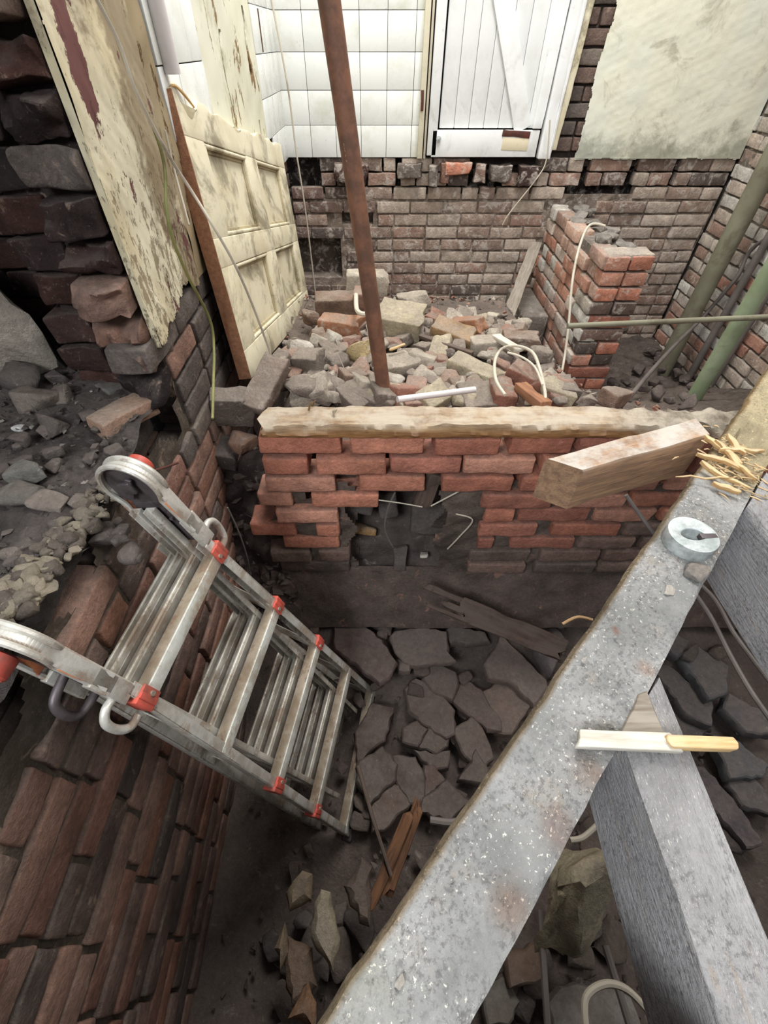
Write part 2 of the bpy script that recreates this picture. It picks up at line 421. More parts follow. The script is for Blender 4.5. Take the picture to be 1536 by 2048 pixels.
M_pole = mat_rust('rusty_brown_steel', (130, 90, 70), (100, 72, 58))
M_rust = mat_rust('rust', (96, 52, 40), (70, 44, 38))
def mat_alu():
    t = NT('dirty_aluminium'); c = t.mix(t.rng(t.noise(12, 7, .7), .36, .66), tuple(lin((214, 212, 204))), tuple(lin((172, 164, 152))))
    mud = t.rng(t.noise(22, 7, .75, stretch=(.6, 1, 1)), .52, .60); c = t.mix(t.math('MULTIPLY', mud, .75), c, tuple(lin((126, 106, 88))))
    c = t.mix(1., c, t.col(), 'MULTIPLY')
    m = t.out(c, t.rng(mud, 0, 1, .38, .85), t.noise(60, 5, .7), .0012, spec=.5)
    t.t.links.new(t.rng(mud, 0, 1, .35, .0), t.b.inputs['Metallic']); return m
M_alu = mat_alu()
def mat_simple(name, c, rough=.5, metal=0., dirt=None):
    t = NT(name); x = t.mix(t.rng(t.noise(18, 6, .7), .42, .66), tuple(lin(c)), tuple(lin(dirt or c)))
    return t.out(x, rough, t.noise(70, 4), .0006, metal=metal, spec=.4)
M_red = mat_simple('red_plastic', (196, 84, 70), .5, dirt=(150, 84, 72))
M_orange = mat_simple('orange_plastic', (208, 130, 84), .5, dirt=(170, 104, 76))
M_darkplate = mat_simple('dark_steel_plate', (98, 90, 92), .5, .5, (70, 62, 64))
M_galv = mat_simple('galvanised_metal', (214, 220, 220), .35, .35, (160, 168, 166))
M_brassy = mat_simple('rivet_metal', (190, 180, 164), .4, .7)
M_black = mat_simple('black_plastic', (34, 34, 36), .5)
def mat_greybeam(name, base, dark, warm, speck=.7, streak=False):
    t = NT(name); c = t.mix(t.rng(t.noise(6, 6, .65), .36, .64), tuple(lin(base)), tuple(lin(dark)))
    sx = (1, 6, 6) if streak else None
    c = t.mix(t.math('MULTIPLY', t.rng(t.noise(9, 6, .7, stretch=sx), .56, .66), .6), c, tuple(lin(warm)))
    c = t.mix(t.math('MULTIPLY', t.rng(t.noise(5.5, 4, .6), .66, .70), .8), c, tuple(lin((128, 94, 80))))
    dk = t.math('MULTIPLY', t.rng(t.noise(130, 6, .8), .48, .60), t.rng(t.noise(9, 5, .65), .38, .56))
    c = t.mix(t.math('MULTIPLY', dk, .62), c, tuple(lin((92, 90, 90))))
    lm = t.math('MULTIPLY', t.rng(t.noise(170, 3, .7, stretch=(1, 4, 4) if streak else None), .60, .66), t.rng(t.noise(8, 5, .6), .38, .56))
    c = t.mix(t.math('MULTIPLY', lm, speck), c, tuple(lin((226, 222, 212))))
    c = t.mix(1., c, t.col(), 'MULTIPLY')
    h = t.math('ADD', t.noise(90, 6, .75), t.math('MULTIPLY', t.noise(22, 5, .65, stretch=sx), 1.3))
    return t.out(c, .88, h, .006, strength=.9)
M_beam = mat_greybeam('plaster_dusted_timber', (166, 165, 163), (132, 132, 130), (160, 150, 138), .85)
M_joist = mat_greybeam('grey_weathered_timber', (168, 166, 166), (140, 138, 138), (166, 152, 138), .75, True)
M_wood_rot = mat_wood('rotten_timber', (164, 124, 78), (110, 86, 60), (190, 180, 162), .35)
M_plate = mat_wood('weathered_plate_timber', (168, 146, 118), (124, 100, 78), (186, 176, 160), .7)
M_wood_grey = mat_wood('grey_loose_timber', (150, 142, 130), (112, 100, 88), (150, 142, 132), .5)
M_wood_block = mat_wood('offcut_timber', (170, 136, 106), (126, 100, 82), (190, 186, 178), .85, rust=.4)
M_wood_fresh = mat_wood('splintered_fresh_timber', (214, 184, 134), (176, 136, 90), (206, 196, 176), .4)
M_wood_dark = mat_wood('dark_dusty_timber', (100, 84, 74), (76, 62, 56), (104, 92, 86), .6)
M_wood_orange = mat_wood('orange_rotten_timber', (128, 92, 66), (88, 64, 50), None)
M_wood_white = mat_wood('pale_split_timber', (206, 202, 192), (176, 168, 152), None)
M_wood_edge = mat_wood('brown_door_edge', (156, 112, 84), (128, 90, 68), None)

# ------------------------------------------------------------------ shapes of the ground
FL = -1.97
def heap(X, Y):
    h = -.855 - .07 * (Y - 1.1) - .42 * max(0., Y - 2.55)
    right = -.885 - .52 * max(0., Y - 1.35)
    k = float(sm(.70, 1.0, X)); h = h * (1 - k) + min(h, right) * k
    k = float(1 - sm(-.50, -.32, X)) * float(1 - sm(1.55, 2.1, Y)); h -= k * .55
    return max(h, -1.62)
def pit(X, Y):
    k = float(sm(.55, 1.0, Y)); return FL + .05 + .16 * k + .05 * math.sin(X * 4 + Y * 3)
def ash(X, Y):
    return -.69 + .05 * float(sm(.5, 1.1, Y)) + .10 * float(sm(-.75, -1.2, X)) + .012 * math.sin(X * 17 + 2 * Y)
veap, vpit, vash = np.vectorize(heap), np.vectorize(pit), np.vectorize(ash)

# ------------------------------------------------------------------ large structure
YB, XL, XR = 3.5, -.55, 2.27
g = np.random.default_rng(11)
# pit floor
mb = MB()
grid(mb, (-.6, -1.6, 0), (3.0, 0, 0), (0, 5.2, 0), 120, 200,
     lambda P: np.where(P[..., 1] < 1.13, vpit(P[..., 0], P[..., 1]) - .05, -1.68) + .012 * nz(P, 14, 3) + .005 * nz(P, 60, 4),
     lambda V: lin((104, 92, 86)) * (1 + .15 * nz(V, 9, 5))[:, None])
tag(mb.build('floor', M_rubdark), 'dusty earth floor of the pit below the joists', 'floor', kind='structure')
# back wall: bricks below, tiles / door / plaster above
slots = [(.135, .165, -.655, -.50), (1.32, 1.36, -.67, -.52), (1.62, 1.66, -.67, -.53), (1.90, 1.925, -.66, -.53)]
pits_ = [(-.50, -.36, -.60, -.50), (-.22, -.02, -.86, -.79), (-.55, -.25, -1.20, -.95), (.62, .80, -.60, -.56), (1.02, 1.1, -.66, -.5)]
def inrect(X, Z, R): return any(a < X < b and c < Z < d for a, b, c, d in R)
def skip_back(P, a, b):
    X0, X1 = -.55 + a, -.55 + b
    for (x0, x1, z0, z1) in slots + pits_:
        if z0 - .02 < P[2] < z1 + .02 and X0 < x1 and X1 > x0: return (x1 - x0 > .05) or True
    return P[2] > -.65 or (1.165 < P[0] < 1.42 and P[2] < -.74)
mb = MB()
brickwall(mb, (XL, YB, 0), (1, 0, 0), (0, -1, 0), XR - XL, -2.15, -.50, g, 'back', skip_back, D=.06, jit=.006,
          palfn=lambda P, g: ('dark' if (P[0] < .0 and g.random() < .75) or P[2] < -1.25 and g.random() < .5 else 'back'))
ed = [-.35, .135] + [.165, .60] + [.82, 1.0] + [1.02, 1.32] + [1.36, 1.62] + [1.66, 1.90] + [1.925, 2.27]
for k in range(2):
    for a_, b_ in zip(ed[::2], ed[1::2]):
        if a_ == .82 and k == 0: continue
        x = a_ - (.0 if k == 0 else 0)
        cuts = [a_]; q = a_ + (.2 if k == 0 else .1)
        while q < b_ - .06: cuts.append(q); q += .2
        cuts.append(b_)
        for c0, c1 in zip(cuts[:-1], cuts[1:]):
            brick(mb, ((c0 + c1) / 2, YB + .03 + g.uniform(-.004, .004), -.5375 - .075 * k), c1 - c0 - .009, .06, .067, rot(g.uniform(-1, 1)), g, hue(g, 'dark' if c1 < .0 or g.random() < .4 else 'back'), rough=.003)
# rough upper bricks under the door
for (x, y, L, H, pl) in [(915, 335, .16, .06, 'red'), (820, 340, .15, .07, 'grey'), (865, 350, .05, .1, 'grey'), (1000, 345, .12, .08, 'grey'), (1055, 350, .12, .1, 'soot'), (700, 345, .2, .09, 'soot'), (890, 345, .06, .1, 'grey'), (960, 345, .07, .09, 'dark')]:
    P = PY(x, y, YB - .02); brick(mb, P, L, .09, H, rot(g.uniform(-8, 8), g.uniform(-4, 4), 0), g, hue(g, pl), rough=.006, broken=.012)
def hb(P):
    h = .0045 * nz(P, 40, 8)
    X, Z = P[..., 0], P[..., 2]
    for (x0, x1, z0, z1) in slots + pits_:
        h = h - .10 * ((X > x0 - .003) & (X < x1 + .003) & (Z > z0) & (Z < z1))
    return h
def colb(V):
    c = np.tile(lin((134, 120, 108)), (len(V), 1)) * (1 + .15 * nz(V, 12, 9))[:, None]
    c[V[:, 1] > YB + .06] *= .5
    return c
grid(mb, (XL, YB + .012, -2.15), (XR - XL, 0, 0), (0, 0, 1.46), 420, 200, hb, colb)
box(mb, (.86, YB + .16, -.3), (3.1, .03, 4.0), col=lin((60, 54, 50)))
wb = tag(mb.build('wall_back', M_brick_back), 'old brick back wall below white tiles and door', 'wall', kind='structure')
def tiles(mb, o, U, N, u0, u1, z0, z1, g, skip=None, s=.152, drift=0.):
    U = np.array(U, float); N = np.array(N, float); M = np.stack([U, np.cross([0, 0, 1], U), [0, 0, 1]], 1)
    z = z0
    while z < z1 - .02:
        u = u0
        while u < u1 - .005:
            b = min(u + s, u1); zt = min(z + s, z1)
            if not (skip and skip((u + b) / 2, (z + zt) / 2)):
                c = np.array(o, float) + U * (u + b) / 2 + N * .004; c[2] = (z + zt) / 2
                V, Fc = rbox(b - u - .0025, .010, zt - z - .0025, .0015, (1, 1, 1))
                put(mb, V, Fc, M @ rot(g.uniform(-.25, .25), 0, g.uniform(-.3, .3)), c + N * g.uniform(-.0008, .0008), np.ones(3) * g.uniform(.93, 1.02), g.uniform(0, 30))
            u += s
        z += s
mb = MB(); tiles(mb, (0, YB, 0), (1, 0, 0), (0, -1, 0), XL + .01, .27, -.50, 1.62, g)
tag(mb.build('wall_back_tiles', M_tile, wb), 'square white glazed tiles')
mb = MB(); box(mb, ((XL + .28) / 2, YB + .012, .55), (.83, .02, 2.1), col=lin((112, 104, 90))); mb.build('tile_backing', M_grout, wb)
# plaster panel on the right of the back wall
mb = MB(); gg = np.random.default_rng(4)
def pmask(cn): return (cn[:, 0] > 1.245 + .012 * nz(cn * [0, 0, 1], 40, 2, 3)) & (cn[:, 2] > -.505 + .004 * nz(cn * [1, 0, 0], 30, 3))
grid(mb, (1.22, YB - .016, -.52), (1.05, 0, 0), (0, 0, 2.2), 220, 440, lambda P: .002 * nz(P, 7, 21) + .0008 * nz(P, 50, 22), None, pmask)
grid(mb, (1.25, YB - .017, -.503), (1.02, 0, 0), (0, .03, 0), 60, 3, None)
tag(mb.build('plaster_panel', M_plaster, wb), 'stained cream plaster')
mb = MB(); brickwall(mb, (1.09, YB + .01, 0), (1, 0, 0), (0, -1, 0), 1.2, -.46, 1.7, g, 'dark', D=.06, jit=.012, palfn=lambda P, g: ('grey' if g.random() < .35 else 'dark'))
box(mb, (1.7, YB + .05, .6), (1.3, .03, 2.3), col=lin((70, 60, 56))); mb.build('bare_brick_strip', M_brick_left, wb)
mb = MB(); box(mb, (.68, YB + .09, .6), (.9, .03, 2.3), col=lin((60, 54, 50))); mb.build('door_recess', M_back_dark, wb)

# plank door in the back wall
dr = thing('door_1', 'white boarded door with diagonal brace and rusty hinge above the brick back wall', 'door', (.68, YB, -.49)); dr['kind'] = 'structure'
mb = MB(); box(mb, (.275, YB - .015, .6), (.030, .06, 2.2), col=(.86, .78, .60) ); box(mb, (.303, YB - .022, .6), (.012, .05, 2.2), col=(.7, .62, .5)); mb.build('frame_post', M_white, dr)
mb = MB(); x0, x1 = .315, 1.005
box(mb, (.345, YB - .02, .6), (.055, .045, 2.17)); mb.build('hinge_stile', M_white, dr)
mb = MB()
for i in range(7):
    a = .385 + i * .088; box(mb, (a + .043, YB - .006, .65), (.0865, .018, 2.02), r=.004, col=np.ones(3) * g.uniform(.94, 1)); 
mb.build('board', M_white, dr)
mb = MB(); box(mb, (.665, YB - .025, -.43), (.64, .035, .125)); mb.build('bottom_rail', M_white, dr)
mb = MB(); beam(mb, (.885, YB - .022, -.365), (.46, YB - .022, .60), .02, .098, up=(1, 0, .5), rough=.0002, r=.002); mb.build('brace', M_white, dr)
mb = MB(); beam(mb, (.965, YB - .022, -.36), (.99, YB - .022, 1.6), .05, .055, up=(1, 0, 0), rough=.0002, r=.003); mb.build('closing_stile', M_white, dr)
mb = MB(); a = PY(1005, 266, YB - .045); b = PY(1060, 270, YB - .045); beam(mb, a, b, .006, .030, rough=.0005, r=.002, up=(0, 0, 1)); tag(mb.build('rusty_hasp', M_rust, dr), 'rusty iron bar')
mb = MB(); beam(mb, PY(1004, 287, YB - .0435), PY(1056, 289, YB - .0435), .003, .058, r=.001, col=(.98, .95, .92)); tag(mb.build('stained_patch', M_cream, dr), 'paint stained by rust')
mb = MB(); c = PY(877, 277, YB - .046); tube(mb, [c, c + [0, -.012, 0]], .014, 16); tube(mb, [c + [0, -.010, 0], c + [0, -.016, 0]], .006, 10); tag(mb.build('knob', M_galv, dr), 'small round metal stud')
mb = MB(); a = PY(845, 180, YB - .045); b = PY(844, 222, YB - .045); beam(mb, b, a, .006, .014, up=(1, 0, 0)); mb.build('hinge', M_rust, dr)
mb = MB(); beam(mb, (1.03, YB - .03, -.5), (1.055, YB - .03, 1.7), .06, .06, up=(1, 0, 0), r=.004)
mb.build('frame_jamb', M_white, dr)
mb = MB(); beam(mb, (1.066, YB - .055, -.5), (1.092, YB - .055, 1.7), .012, .018, up=(1, 0, 0), r=.003); tag(mb.build('cover_strip', M_white, dr), 'thin white conduit strip')
mb = MB(); beam(mb, (1.092, YB - .018, -.46), (1.125, YB - .018, 1.7), .05, .042, up=(1, 0, 0), r=.004, rough=.004, seed=4); tag(mb.build('architrave', M_cream, dr), 'peeling cream moulding')

# left wall (face at x = XL)
g = np.random.default_rng(21)
def topedge(Y): return -.70 + .035 * np.sin(Y * 23) - .03 * sm(.75, .95, Y)
def skip_left(P, a, b):
    Y = P[1]
    if Y < 1.04 and P[2] + .03 > topedge(Y): return True
    return False
mb = MB()
brickwall(mb, (XL, -1.2, 0), (0, 1, 0), (1, 0, 0), YB + 1.2, -2.15, -.50, g, 'left', skip_left, D=.1, jit=.004,
          palfn=lambda P, g: 'grey' if (P[1] > .95 and P[2] > -.88 and g.random() < .8) else ('dark' if P[1] > 1.5 or g.random() < .2 else 'left'), rough=.002, first=.05)
grid(mb, (XL - .014, -1.2, -2.15), (0, YB + 1.2, 0), (0, 0, 1.46), 300, 120, lambda P: .005 * nz(P, 36, 12),
     lambda V: np.tile(lin((96, 86, 76)), (len(V), 1)) * (1 + .2 * nz(V, 14, 13))[:, None], lambda c: (c[:, 1] > 1.04) | (c[:, 2] < topedge(c[:, 1]) - .01))
# second leaf behind so the broken top has thickness
brickwall(mb, (XL - .112, -1.2, 0), (0, 1, 0), (1, 0, 0), 2.3, -1.1, -.73, g, 'grey', None, D=.1, jit=.004)
# broken mortar lip along the top of the stub wall
lip = [(25, 1290), (55, 1230), (95, 1160), (130, 1120), (175, 1060), (215, 1010), (250, 975), (285, 950)]
lx = np.array([p[0] for p in lip]); ly = np.array([p[1] for p in lip])
for i in range(190):
    x = g.uniform(15, 285); y = np.interp(x, lx, ly); P = PX(x, y, XL)
    k = g.uniform(0, 1); sz = g.uniform(.010, .034)
    V, Fc = stone(g, sz * 1.3, sz, sz * .8, 1, 14, .0035)
    put(mb, V, Fc, rot(g.uniform(0, 180), g.uniform(-40, 40)), P + [-.005 - .065 * k, g.uniform(-.01, .01), -.012 + .012 * k], lin([(168, 156, 134), (140, 130, 114), (112, 102, 92)][g.integers(3)]) * g.uniform(.7, 1.05))
# ragged end of the tall wall beside the recess
z = -.66; k = 0
while z < 1.6:
    y0 = 1.055 - g.uniform(-.01, .075) * (1 if k % 2 else .3)
    pl = hue(g, ['left', 'soot', 'grey', 'dark'][[1, 3, 2, 0, 1, 1, 2, 1][k % 8]])
    brick(mb, (XL - .062, (y0 + 1.30) / 2, z + .037), 1.30 - y0, .105, .064, rot(90, g.uniform(-2, 2), g.uniform(-3, 3)) @ np.diag([-1, -1, 1]), g, pl, rough=.006, n=(10, 6, 5), broken=.026)
    y1 = 1.08 - g.uniform(-.03, .05)
    brick(mb, (XL - .18, (y1 + 1.32) / 2, z + .037), 1.32 - y1, .105, .064, rot(90, g.uniform(-2, 2), g.uniform(-3, 3)) @ np.diag([-1, -1, 1]), g, hue(g, 'soot'), rough=.004, n=(8, 4, 3), broken=.01)
    z += .075; k += 1
box(mb, (XL - .11, 1.22, .4), (.2, .26, 2.3), col=lin((66, 58, 54)), r=.002)
box(mb, (XL - .13, 2.35, -.2), (.03, 2.4, 4.0), col=lin((60, 54, 50)))
wl = tag(mb.build('wall_left', M_brick_left), 'left brick wall broken open beside the ash-filled recess', 'wall', kind='structure')
# plaster pillar, tiles and peeling plaster above
mb = MB()
def plm(cn):
    low = -.49 + .02 * nz(cn * [0, 1, 0], 30, 5, 3) - .05 * sm(1.2, 1.06, cn[:, 1])
    return (cn[:, 2] > low) & (cn[:, 1] > 1.062 + .004 * nz(cn * [0, 0, 1], 50, 6))
grid(mb, (XL + .012, 1.05, -.56), (0, .40, 0), (0, 0, 2.2), 110, 500, lambda P: .003 * nz(P, 12, 31) + .0012 * nz(P, 60, 32), None, plm)
grid(mb, (XL - .004, 1.064, -.53), (.016, 0, 0), (0, 0, 2.2), 3, 200)
tag(mb.build('limewashed_pillar', M_pillar, wl), 'cream limewash flaking to maroon')
mb = MB(); grid(mb, (XL + .009, 1.45, -.5), (0, .09, 0), (0, 0, 2.1), 24, 300, lambda P: .004 * nz(P, 25, 33), lambda V: np.tile(np.array([.42, .34, .25]), (len(V), 1)))
grid(mb, (XL + .008, 1.98, -.50), (0, .90, 0), (0, 0, 2.1), 200, 300, lambda P: .003 * nz(P, 14, 35)
     - .05 * ((np.abs(P[..., 1] - 2.27 - .02 * np.sin(P[..., 2] * 20)) < .012 + .006 * nz(P, 30, 2)) & (P[..., 2] > -.20) & (P[..., 2] < .02))
     - .05 * ((np.abs(P[..., 1] - 2.72 - .015 * np.sin(P[..., 2] * 25)) < .016 + .006 * nz(P, 30, 3)) & (P[..., 2] > -.10) & (P[..., 2] < .09))
     - .05 * ((np.abs(P[..., 1] - 2.75) < .012) & (P[..., 2] > -.36) & (P[..., 2] < -.26)),
     lambda V: np.where((V[:, 0] < XL - .015)[:, None], np.array([.16, .09, .045]), np.array([.92, .93, .90])))
tag(mb.build('peeling_plaster', M_plaster2, wl), 'cream plaster with open cracks')
mb = MB(); tiles(mb, (XL + .004, 0, 0), (0, 1, 0), (1, 0, 0), 1.55, 1.97, -.50, 1.6, g)
tiles(mb, (XL + .004, 0, 0), (0, 1, 0), (1, 0, 0), 2.88, YB, -.50, 1.6, g, lambda u, z: (2.9 < u < 3.0 and -.5 < z < -.38))
tag(mb.build('wall_left_tiles', M_tile, wl), 'white glazed tiles, some missing')
mb = MB(); box(mb, (XL - .03, 2.5, .55), (.05, 2.1, 2.1), col=lin((96, 70, 46))); 
box(mb, (XL + .012, 3.06, .03), (.004, .03, .14), col=lin((88, 56, 30))); mb.build('wall_backing', M_grout, wl)
# recess behind the broken wall
mb = MB(); g = np.random.default_rng(5)
brickwall(mb, (-1.7, 1.30, 0), (1, 0, 0), (0, -1, 0), 1.05, -.75, .7, g, 'soot', D=.1, jit=.02, rough=.005)
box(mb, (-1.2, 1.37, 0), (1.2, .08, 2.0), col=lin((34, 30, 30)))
brickwall(mb, (-1.45, -.6, 0), (0, 1, 0), (1, 0, 0), 1.9, -.9, .7, g, 'soot', D=.1, jit=.012)
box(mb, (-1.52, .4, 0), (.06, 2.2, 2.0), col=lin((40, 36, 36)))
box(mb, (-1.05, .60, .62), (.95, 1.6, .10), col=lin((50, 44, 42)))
tag(mb.build('wall_recess', M_brick_left), 'sooty brick recess behind the broken left wall', 'wall', kind='structure')
# right wall
g = np.random.default_rng(31); mb = MB()
brickwall(mb, (XR, .2, 0), (0, 1, 0), (-1, 0, 0), YB - .2, -2.15, .9, g, 'white', D=.08, jit=.008, palfn=lambda P, g: 'white' if g.random() < .7 else 'back', rough=.003)
box(mb, (XR + .05, 2.0, -.2), (.04, 3.4, 4.0), col=lin((90, 80, 74)))
grid(mb, (XR + .012, YB, -2.15), (0, -3.3, 0), (0, 0, 2.9), 240, 200, lambda P: .004 * nz(P, 30, 42), lambda V: np.tile(lin((118, 108, 98)), (len(V), 1)))
tag(mb.build('wall_right', M_brick_wing), 'whitened brick wall on the right with pipes', 'wall', kind='structure')
# short wing wall
g = np.random.default_rng(41); mb = MB()
def wtop(Y): return -.745 - .0 * Y
XW = 1.17
def wskip(P, a, b):
    if P[2] > -.80 and 2.62 < P[1] < 2.85: return True
    if P[2] > -.74: return True
    return False
brickwall(mb, (XW, 2.45, 0), (0, 1, 0), (-1, 0, 0), 1.05, -1.75, -.665, g, 'wing', wskip, D=.1, jit=.012,
          palfn=lambda P, g: 'white' if (P[1] > 3.15 or (P[1] < 2.75 and P[2] < -1.0)) and g.random() < .8 else 'wing', split=.45)
brickwall(mb, (XW, 2.45, 0), (1, 0, 0), (0, -1, 0), .25, -1.75, -.74, g, 'red', None, D=.1, jit=.006, pitch=.25, split=.45, palfn=lambda P, g: 'red' if P[2] > -1.0 else ('dark' if g.random() < .55 else 'red'))
box(mb, (XW + .125, 2.99, -1.27), (.215, 1.0, 1.0), col=lin((108, 98, 90)), n=(2, 6, 6))
for i in range(10):
    V, Fc = stone(g, .1, .12, .05, 1); put(mb, V, Fc, rot(g.uniform(0, 90)), (XW + g.uniform(.05, .2), 2.5 + i * .1, -.755 + g.uniform(-.01, .02)), lin((128, 122, 116)) * g.uniform(.7, 1.2))
brick(mb, (XW + .13, 2.53, -.752), .23, .12, .03, np.eye(3), g, lin((190, 176, 162)), rough=.003)
# stepped foot against the back wall
box(mb, (XW - .10, 3.2, -1.5), (.18, .5, .5), col=lin((120, 112, 104)), r=.02, n=(3, 3, 3))
tag(mb.build('wall_partition', M_brick_wing), 'short brick partition projecting from the back wall beside the rubble heap', 'wall', kind='structure')

# low front brick wall with the broken opening
g = np.random.default_rng(51); mb = MB(); YF = 1.02
rows = [
    (890, [(515, 683), (700, 850), (868, 1002), (1021, 1148)]),
    (922, [(525, 618), (632, 773), (780, 925), (928, 1071), (1083, 1230)]),
    (957, [(530, 672), (718, 852), (882, 1026), (1040, 1180)]),
    (990, [(515, 585), (622, 758), (962, 1105), (1115, 1255)]),
    (1021, [(550, 678), (968, 1030), (1037, 1180)]),
    (1050, [(500, 592), (632, 680), (957, 1075), (1105, 1240)]),
    (1077, [(565, 680), (955, 988), (1020, 1150)]),
    (1103, [(540, 622), (636, 700), (938, 1060), (1080, 1200)]),
    (1130, [(560, 700), (935, 1050), (1068, 1190)])]
z = -.775
for k, (y, rs) in enumerate(rows):
    zc = z - .0375 - k * .075
    # pixel row of this course centre on the wall plane
    f_ = YF * cp - zc * sp
    for (a, b) in rs:
        xa, xb = (a - CXP) * f_ / F, (b - CXP) * f_ / F
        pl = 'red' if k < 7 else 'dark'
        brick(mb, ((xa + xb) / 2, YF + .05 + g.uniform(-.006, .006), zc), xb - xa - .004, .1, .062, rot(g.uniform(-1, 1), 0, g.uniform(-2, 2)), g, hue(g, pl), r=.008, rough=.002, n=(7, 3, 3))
    xs = (rs[-1][1] - CXP) * f_ / F + .012; 
    while xs < 2.2:
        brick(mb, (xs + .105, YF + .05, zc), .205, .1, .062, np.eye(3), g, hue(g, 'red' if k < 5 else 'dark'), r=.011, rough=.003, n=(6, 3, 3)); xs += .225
def opening(cn):
    X, Z = cn[:, 0], cn[:, 2]
    lo, hi = -.085 + .02 * np.sin(Z * 30), .235 + .02 * np.sin(Z * 26)
    a = (X > lo) & (X < hi) & (Z < -.985) & (Z > -1.46)
    b = (X > .12) & (X < .17) & (Z < -.92) & (Z > -1.1)
    c = (X > -.09) & (X < -.045) & (Z < -.92) & (Z > -.985)
    d = (X > -.23) & (X < -.18) & (Z < -1.0) & (Z > -1.05)
    return ~(a | b | c | d) & (X > -.335 - .03 * np.sin(Z * 20))
for yy, fl in ((YF + .022, 1), (YF + .085, 1)):
    grid(mb, (-.42, yy, -2.15), (2.6, 0, 0), (0, 0, 1.18), 330, 160, lambda P: .006 * nz(P, 34, 52), lambda V: np.tile(lin((104, 92, 84)), (len(V), 1)) * (1 + .2 * nz(V, 15, 53))[:, None], opening)
# dusty footing ledge under the wall
grid(mb, (-.42, YF - .10, -1.70), (2.6, 0, 0), (0, .13, .26), 300, 24, lambda P: .006 * nz(P, 20, 55) + .002 * nz(P, 70, 56), lambda V: np.tile(lin((96, 84, 78)), (len(V), 1)) * (1 + .15 * nz(V, 8, 57))[:, None])
grid(mb, (-.42, YF - .11, -2.15), (2.6, 0, 0), (0, .01, .26), 300, 24, lambda P: .006 * nz(P, 20, 58), lambda V: np.tile(lin((86, 74, 68)), (len(V), 1)))
tag(mb.build('wall_front', M_brick_front), 'low red brick wall under the timber plate, broken open in the middle', 'wall', kind='structure')
# unseen floor boards and rear wall behind the viewer, laid out to shade the pit
mb = MB(); g = np.random.default_rng(61)
for i in range(22):
    box(mb, (-1.5 + i * .152, -.76, -.585), (.148, 1.32, .025), col=np.ones(3) * g.uniform(.8, 1))
tag(mb.build('floor_boards', M_wood_dark), 'old floor boards behind the joists', 'floor', kind='structure')
mb = MB(); brickwall(mb, (2.3, -1.45, 0), (-1, 0, 0), (0, 1, 0), 3.8, -2.15, .0, g, 'dark', D=.1, split=0)
tag(mb.build('wall_rear', M_brick_left), 'brick wall behind the viewer', 'wall', kind='structure')

# ------------------------------------------------------------------ timbers
# sill plate on the front wall
mb = MB(); sec = []
ns = 320
xs = np.linspace(-.325, 1.9, ns); V = []; cl = []
for i, x in enumerate(xs):
    char = float(sm(.62, .85, x)); th = .042 - .012 * char; wdt = .10
    ring = [(0, 0), (-.004, .012), (.0, th * .7), (.008, th), (.035, th), (.07, th), (.094, th), (.102, th * .7), (.104, 0)]
    for j, (yy, zz) in enumerate(ring):
        p = np.array([x, YF - .004 + yy, -.776 + zz]); a = .0016 + .005 * char
        p[2] += (a * nz(np.array([x * .8, yy * 3, zz * 3]), 75, 3) if zz > .001 else 0) - (.007 * max(0, nz(np.array([x, 0, 0]), 26, 8)) * (j in (2, 3)))
        p[1] += .0022 * nz(np.array([x, zz * 12, 1]), 60, 4) + (.03 * char * (j in (1, 2, 3)) * (.5 + .5 * nz(np.array([x, 0, 3]), 30, 6)))
        if i == 0: p[0] += .012 * nz(np.array([yy, zz, 0]), 90, 2)
        V.append(p); c = np.array([1., 1., 1.]) * (1 - char) + np.array([.42, .48, .56]) * char; c = c * (np.array([.95, .66, .42]) if j <= 1 or j == 8 else (np.array([.95, .82, .66]) if j == 2 else 1.)); cl.append(c)
m = 9; Fc = []
for i in range(ns - 1):
    for j in range(m):
        j2 = (j + 1) % m; Fc.append((i * m + j, i * m + j2, (i + 1) * m + j2, (i + 1) * m + j))
Fc += [tuple(range(m))[::-1], tuple((ns - 1) * m + j for j in range(m))]
mb.add(np.array(V), [f[::-1] for f in Fc], np.array(cl))
tag(mb.build('wall_plate_timber', M_plate), 'long rotten timber plate lying on top of the low red brick wall', 'timber')
mb = MB(); a = PY(505, 0, 1)
# small splinters and lump on the plate
for (x, y, hh) in [(618, 820, .03), (625, 812, .02)]:
    p = PZ(x, y, -.735); tube(mb, [p, p + [.004, .0, hh * .6], p + [.012, 0, hh]], [.003, .0025, .001], 6)
tag(mb.build('wood_splinter', M_wood_rot, smooth=40), 'upright brown splinter on the left end of the timber plate', 'splinter')
mb = MB(); p = PZ(672, 828, -.73); V, Fc = stone(g, .022, .016, .02, 1, rough=.001); put(mb, V, Fc, np.eye(3), p + [0, 0, .007], lin((196, 184, 162)))
tag(mb.build('mortar_crumb', M_rub), 'small pale crumb sitting on top of the rotten timber plate', 'rubble')

# diagonal trimmer
th = math.radians(46.3); D = np.array([math.cos(th), math.sin(th), 0]); Nn = np.array([math.sin(th), -math.cos(th), 0])
ZT = -.60; WB = .099; HB = .13
pL = np.array([.634, .649, 0])
def beampt(s, wv, z): return pL + D * s + Nn * wv + np.array([0, 0, z])
def beamsa(x, y):
    q = PZ(x, y, ZT) - pL; return float(q[:2] @ D[:2]), float(q[:2] @ Nn[:2])
BP = [(*beamsa(*p[:2]), p[2], p[3]) for p in [(1118, 1660, .020, (.72, .48, .40)), (1178, 1545, .022, (.66, .50, .42)), (1020, 1810, .022, (.74, .58, .50)), (1290, 1335, .012, (.85, .62, .52)), (1215, 1470, .018, (.45, .42, .36)), (1425, 1100, .012, (.75, .5, .38)), (1245, 1395, .03, (.8, .8, .8)), (1385, 1135, .02, (.6, .6, .6)), (700, 1985, .05, (.9, .9, .84))]]
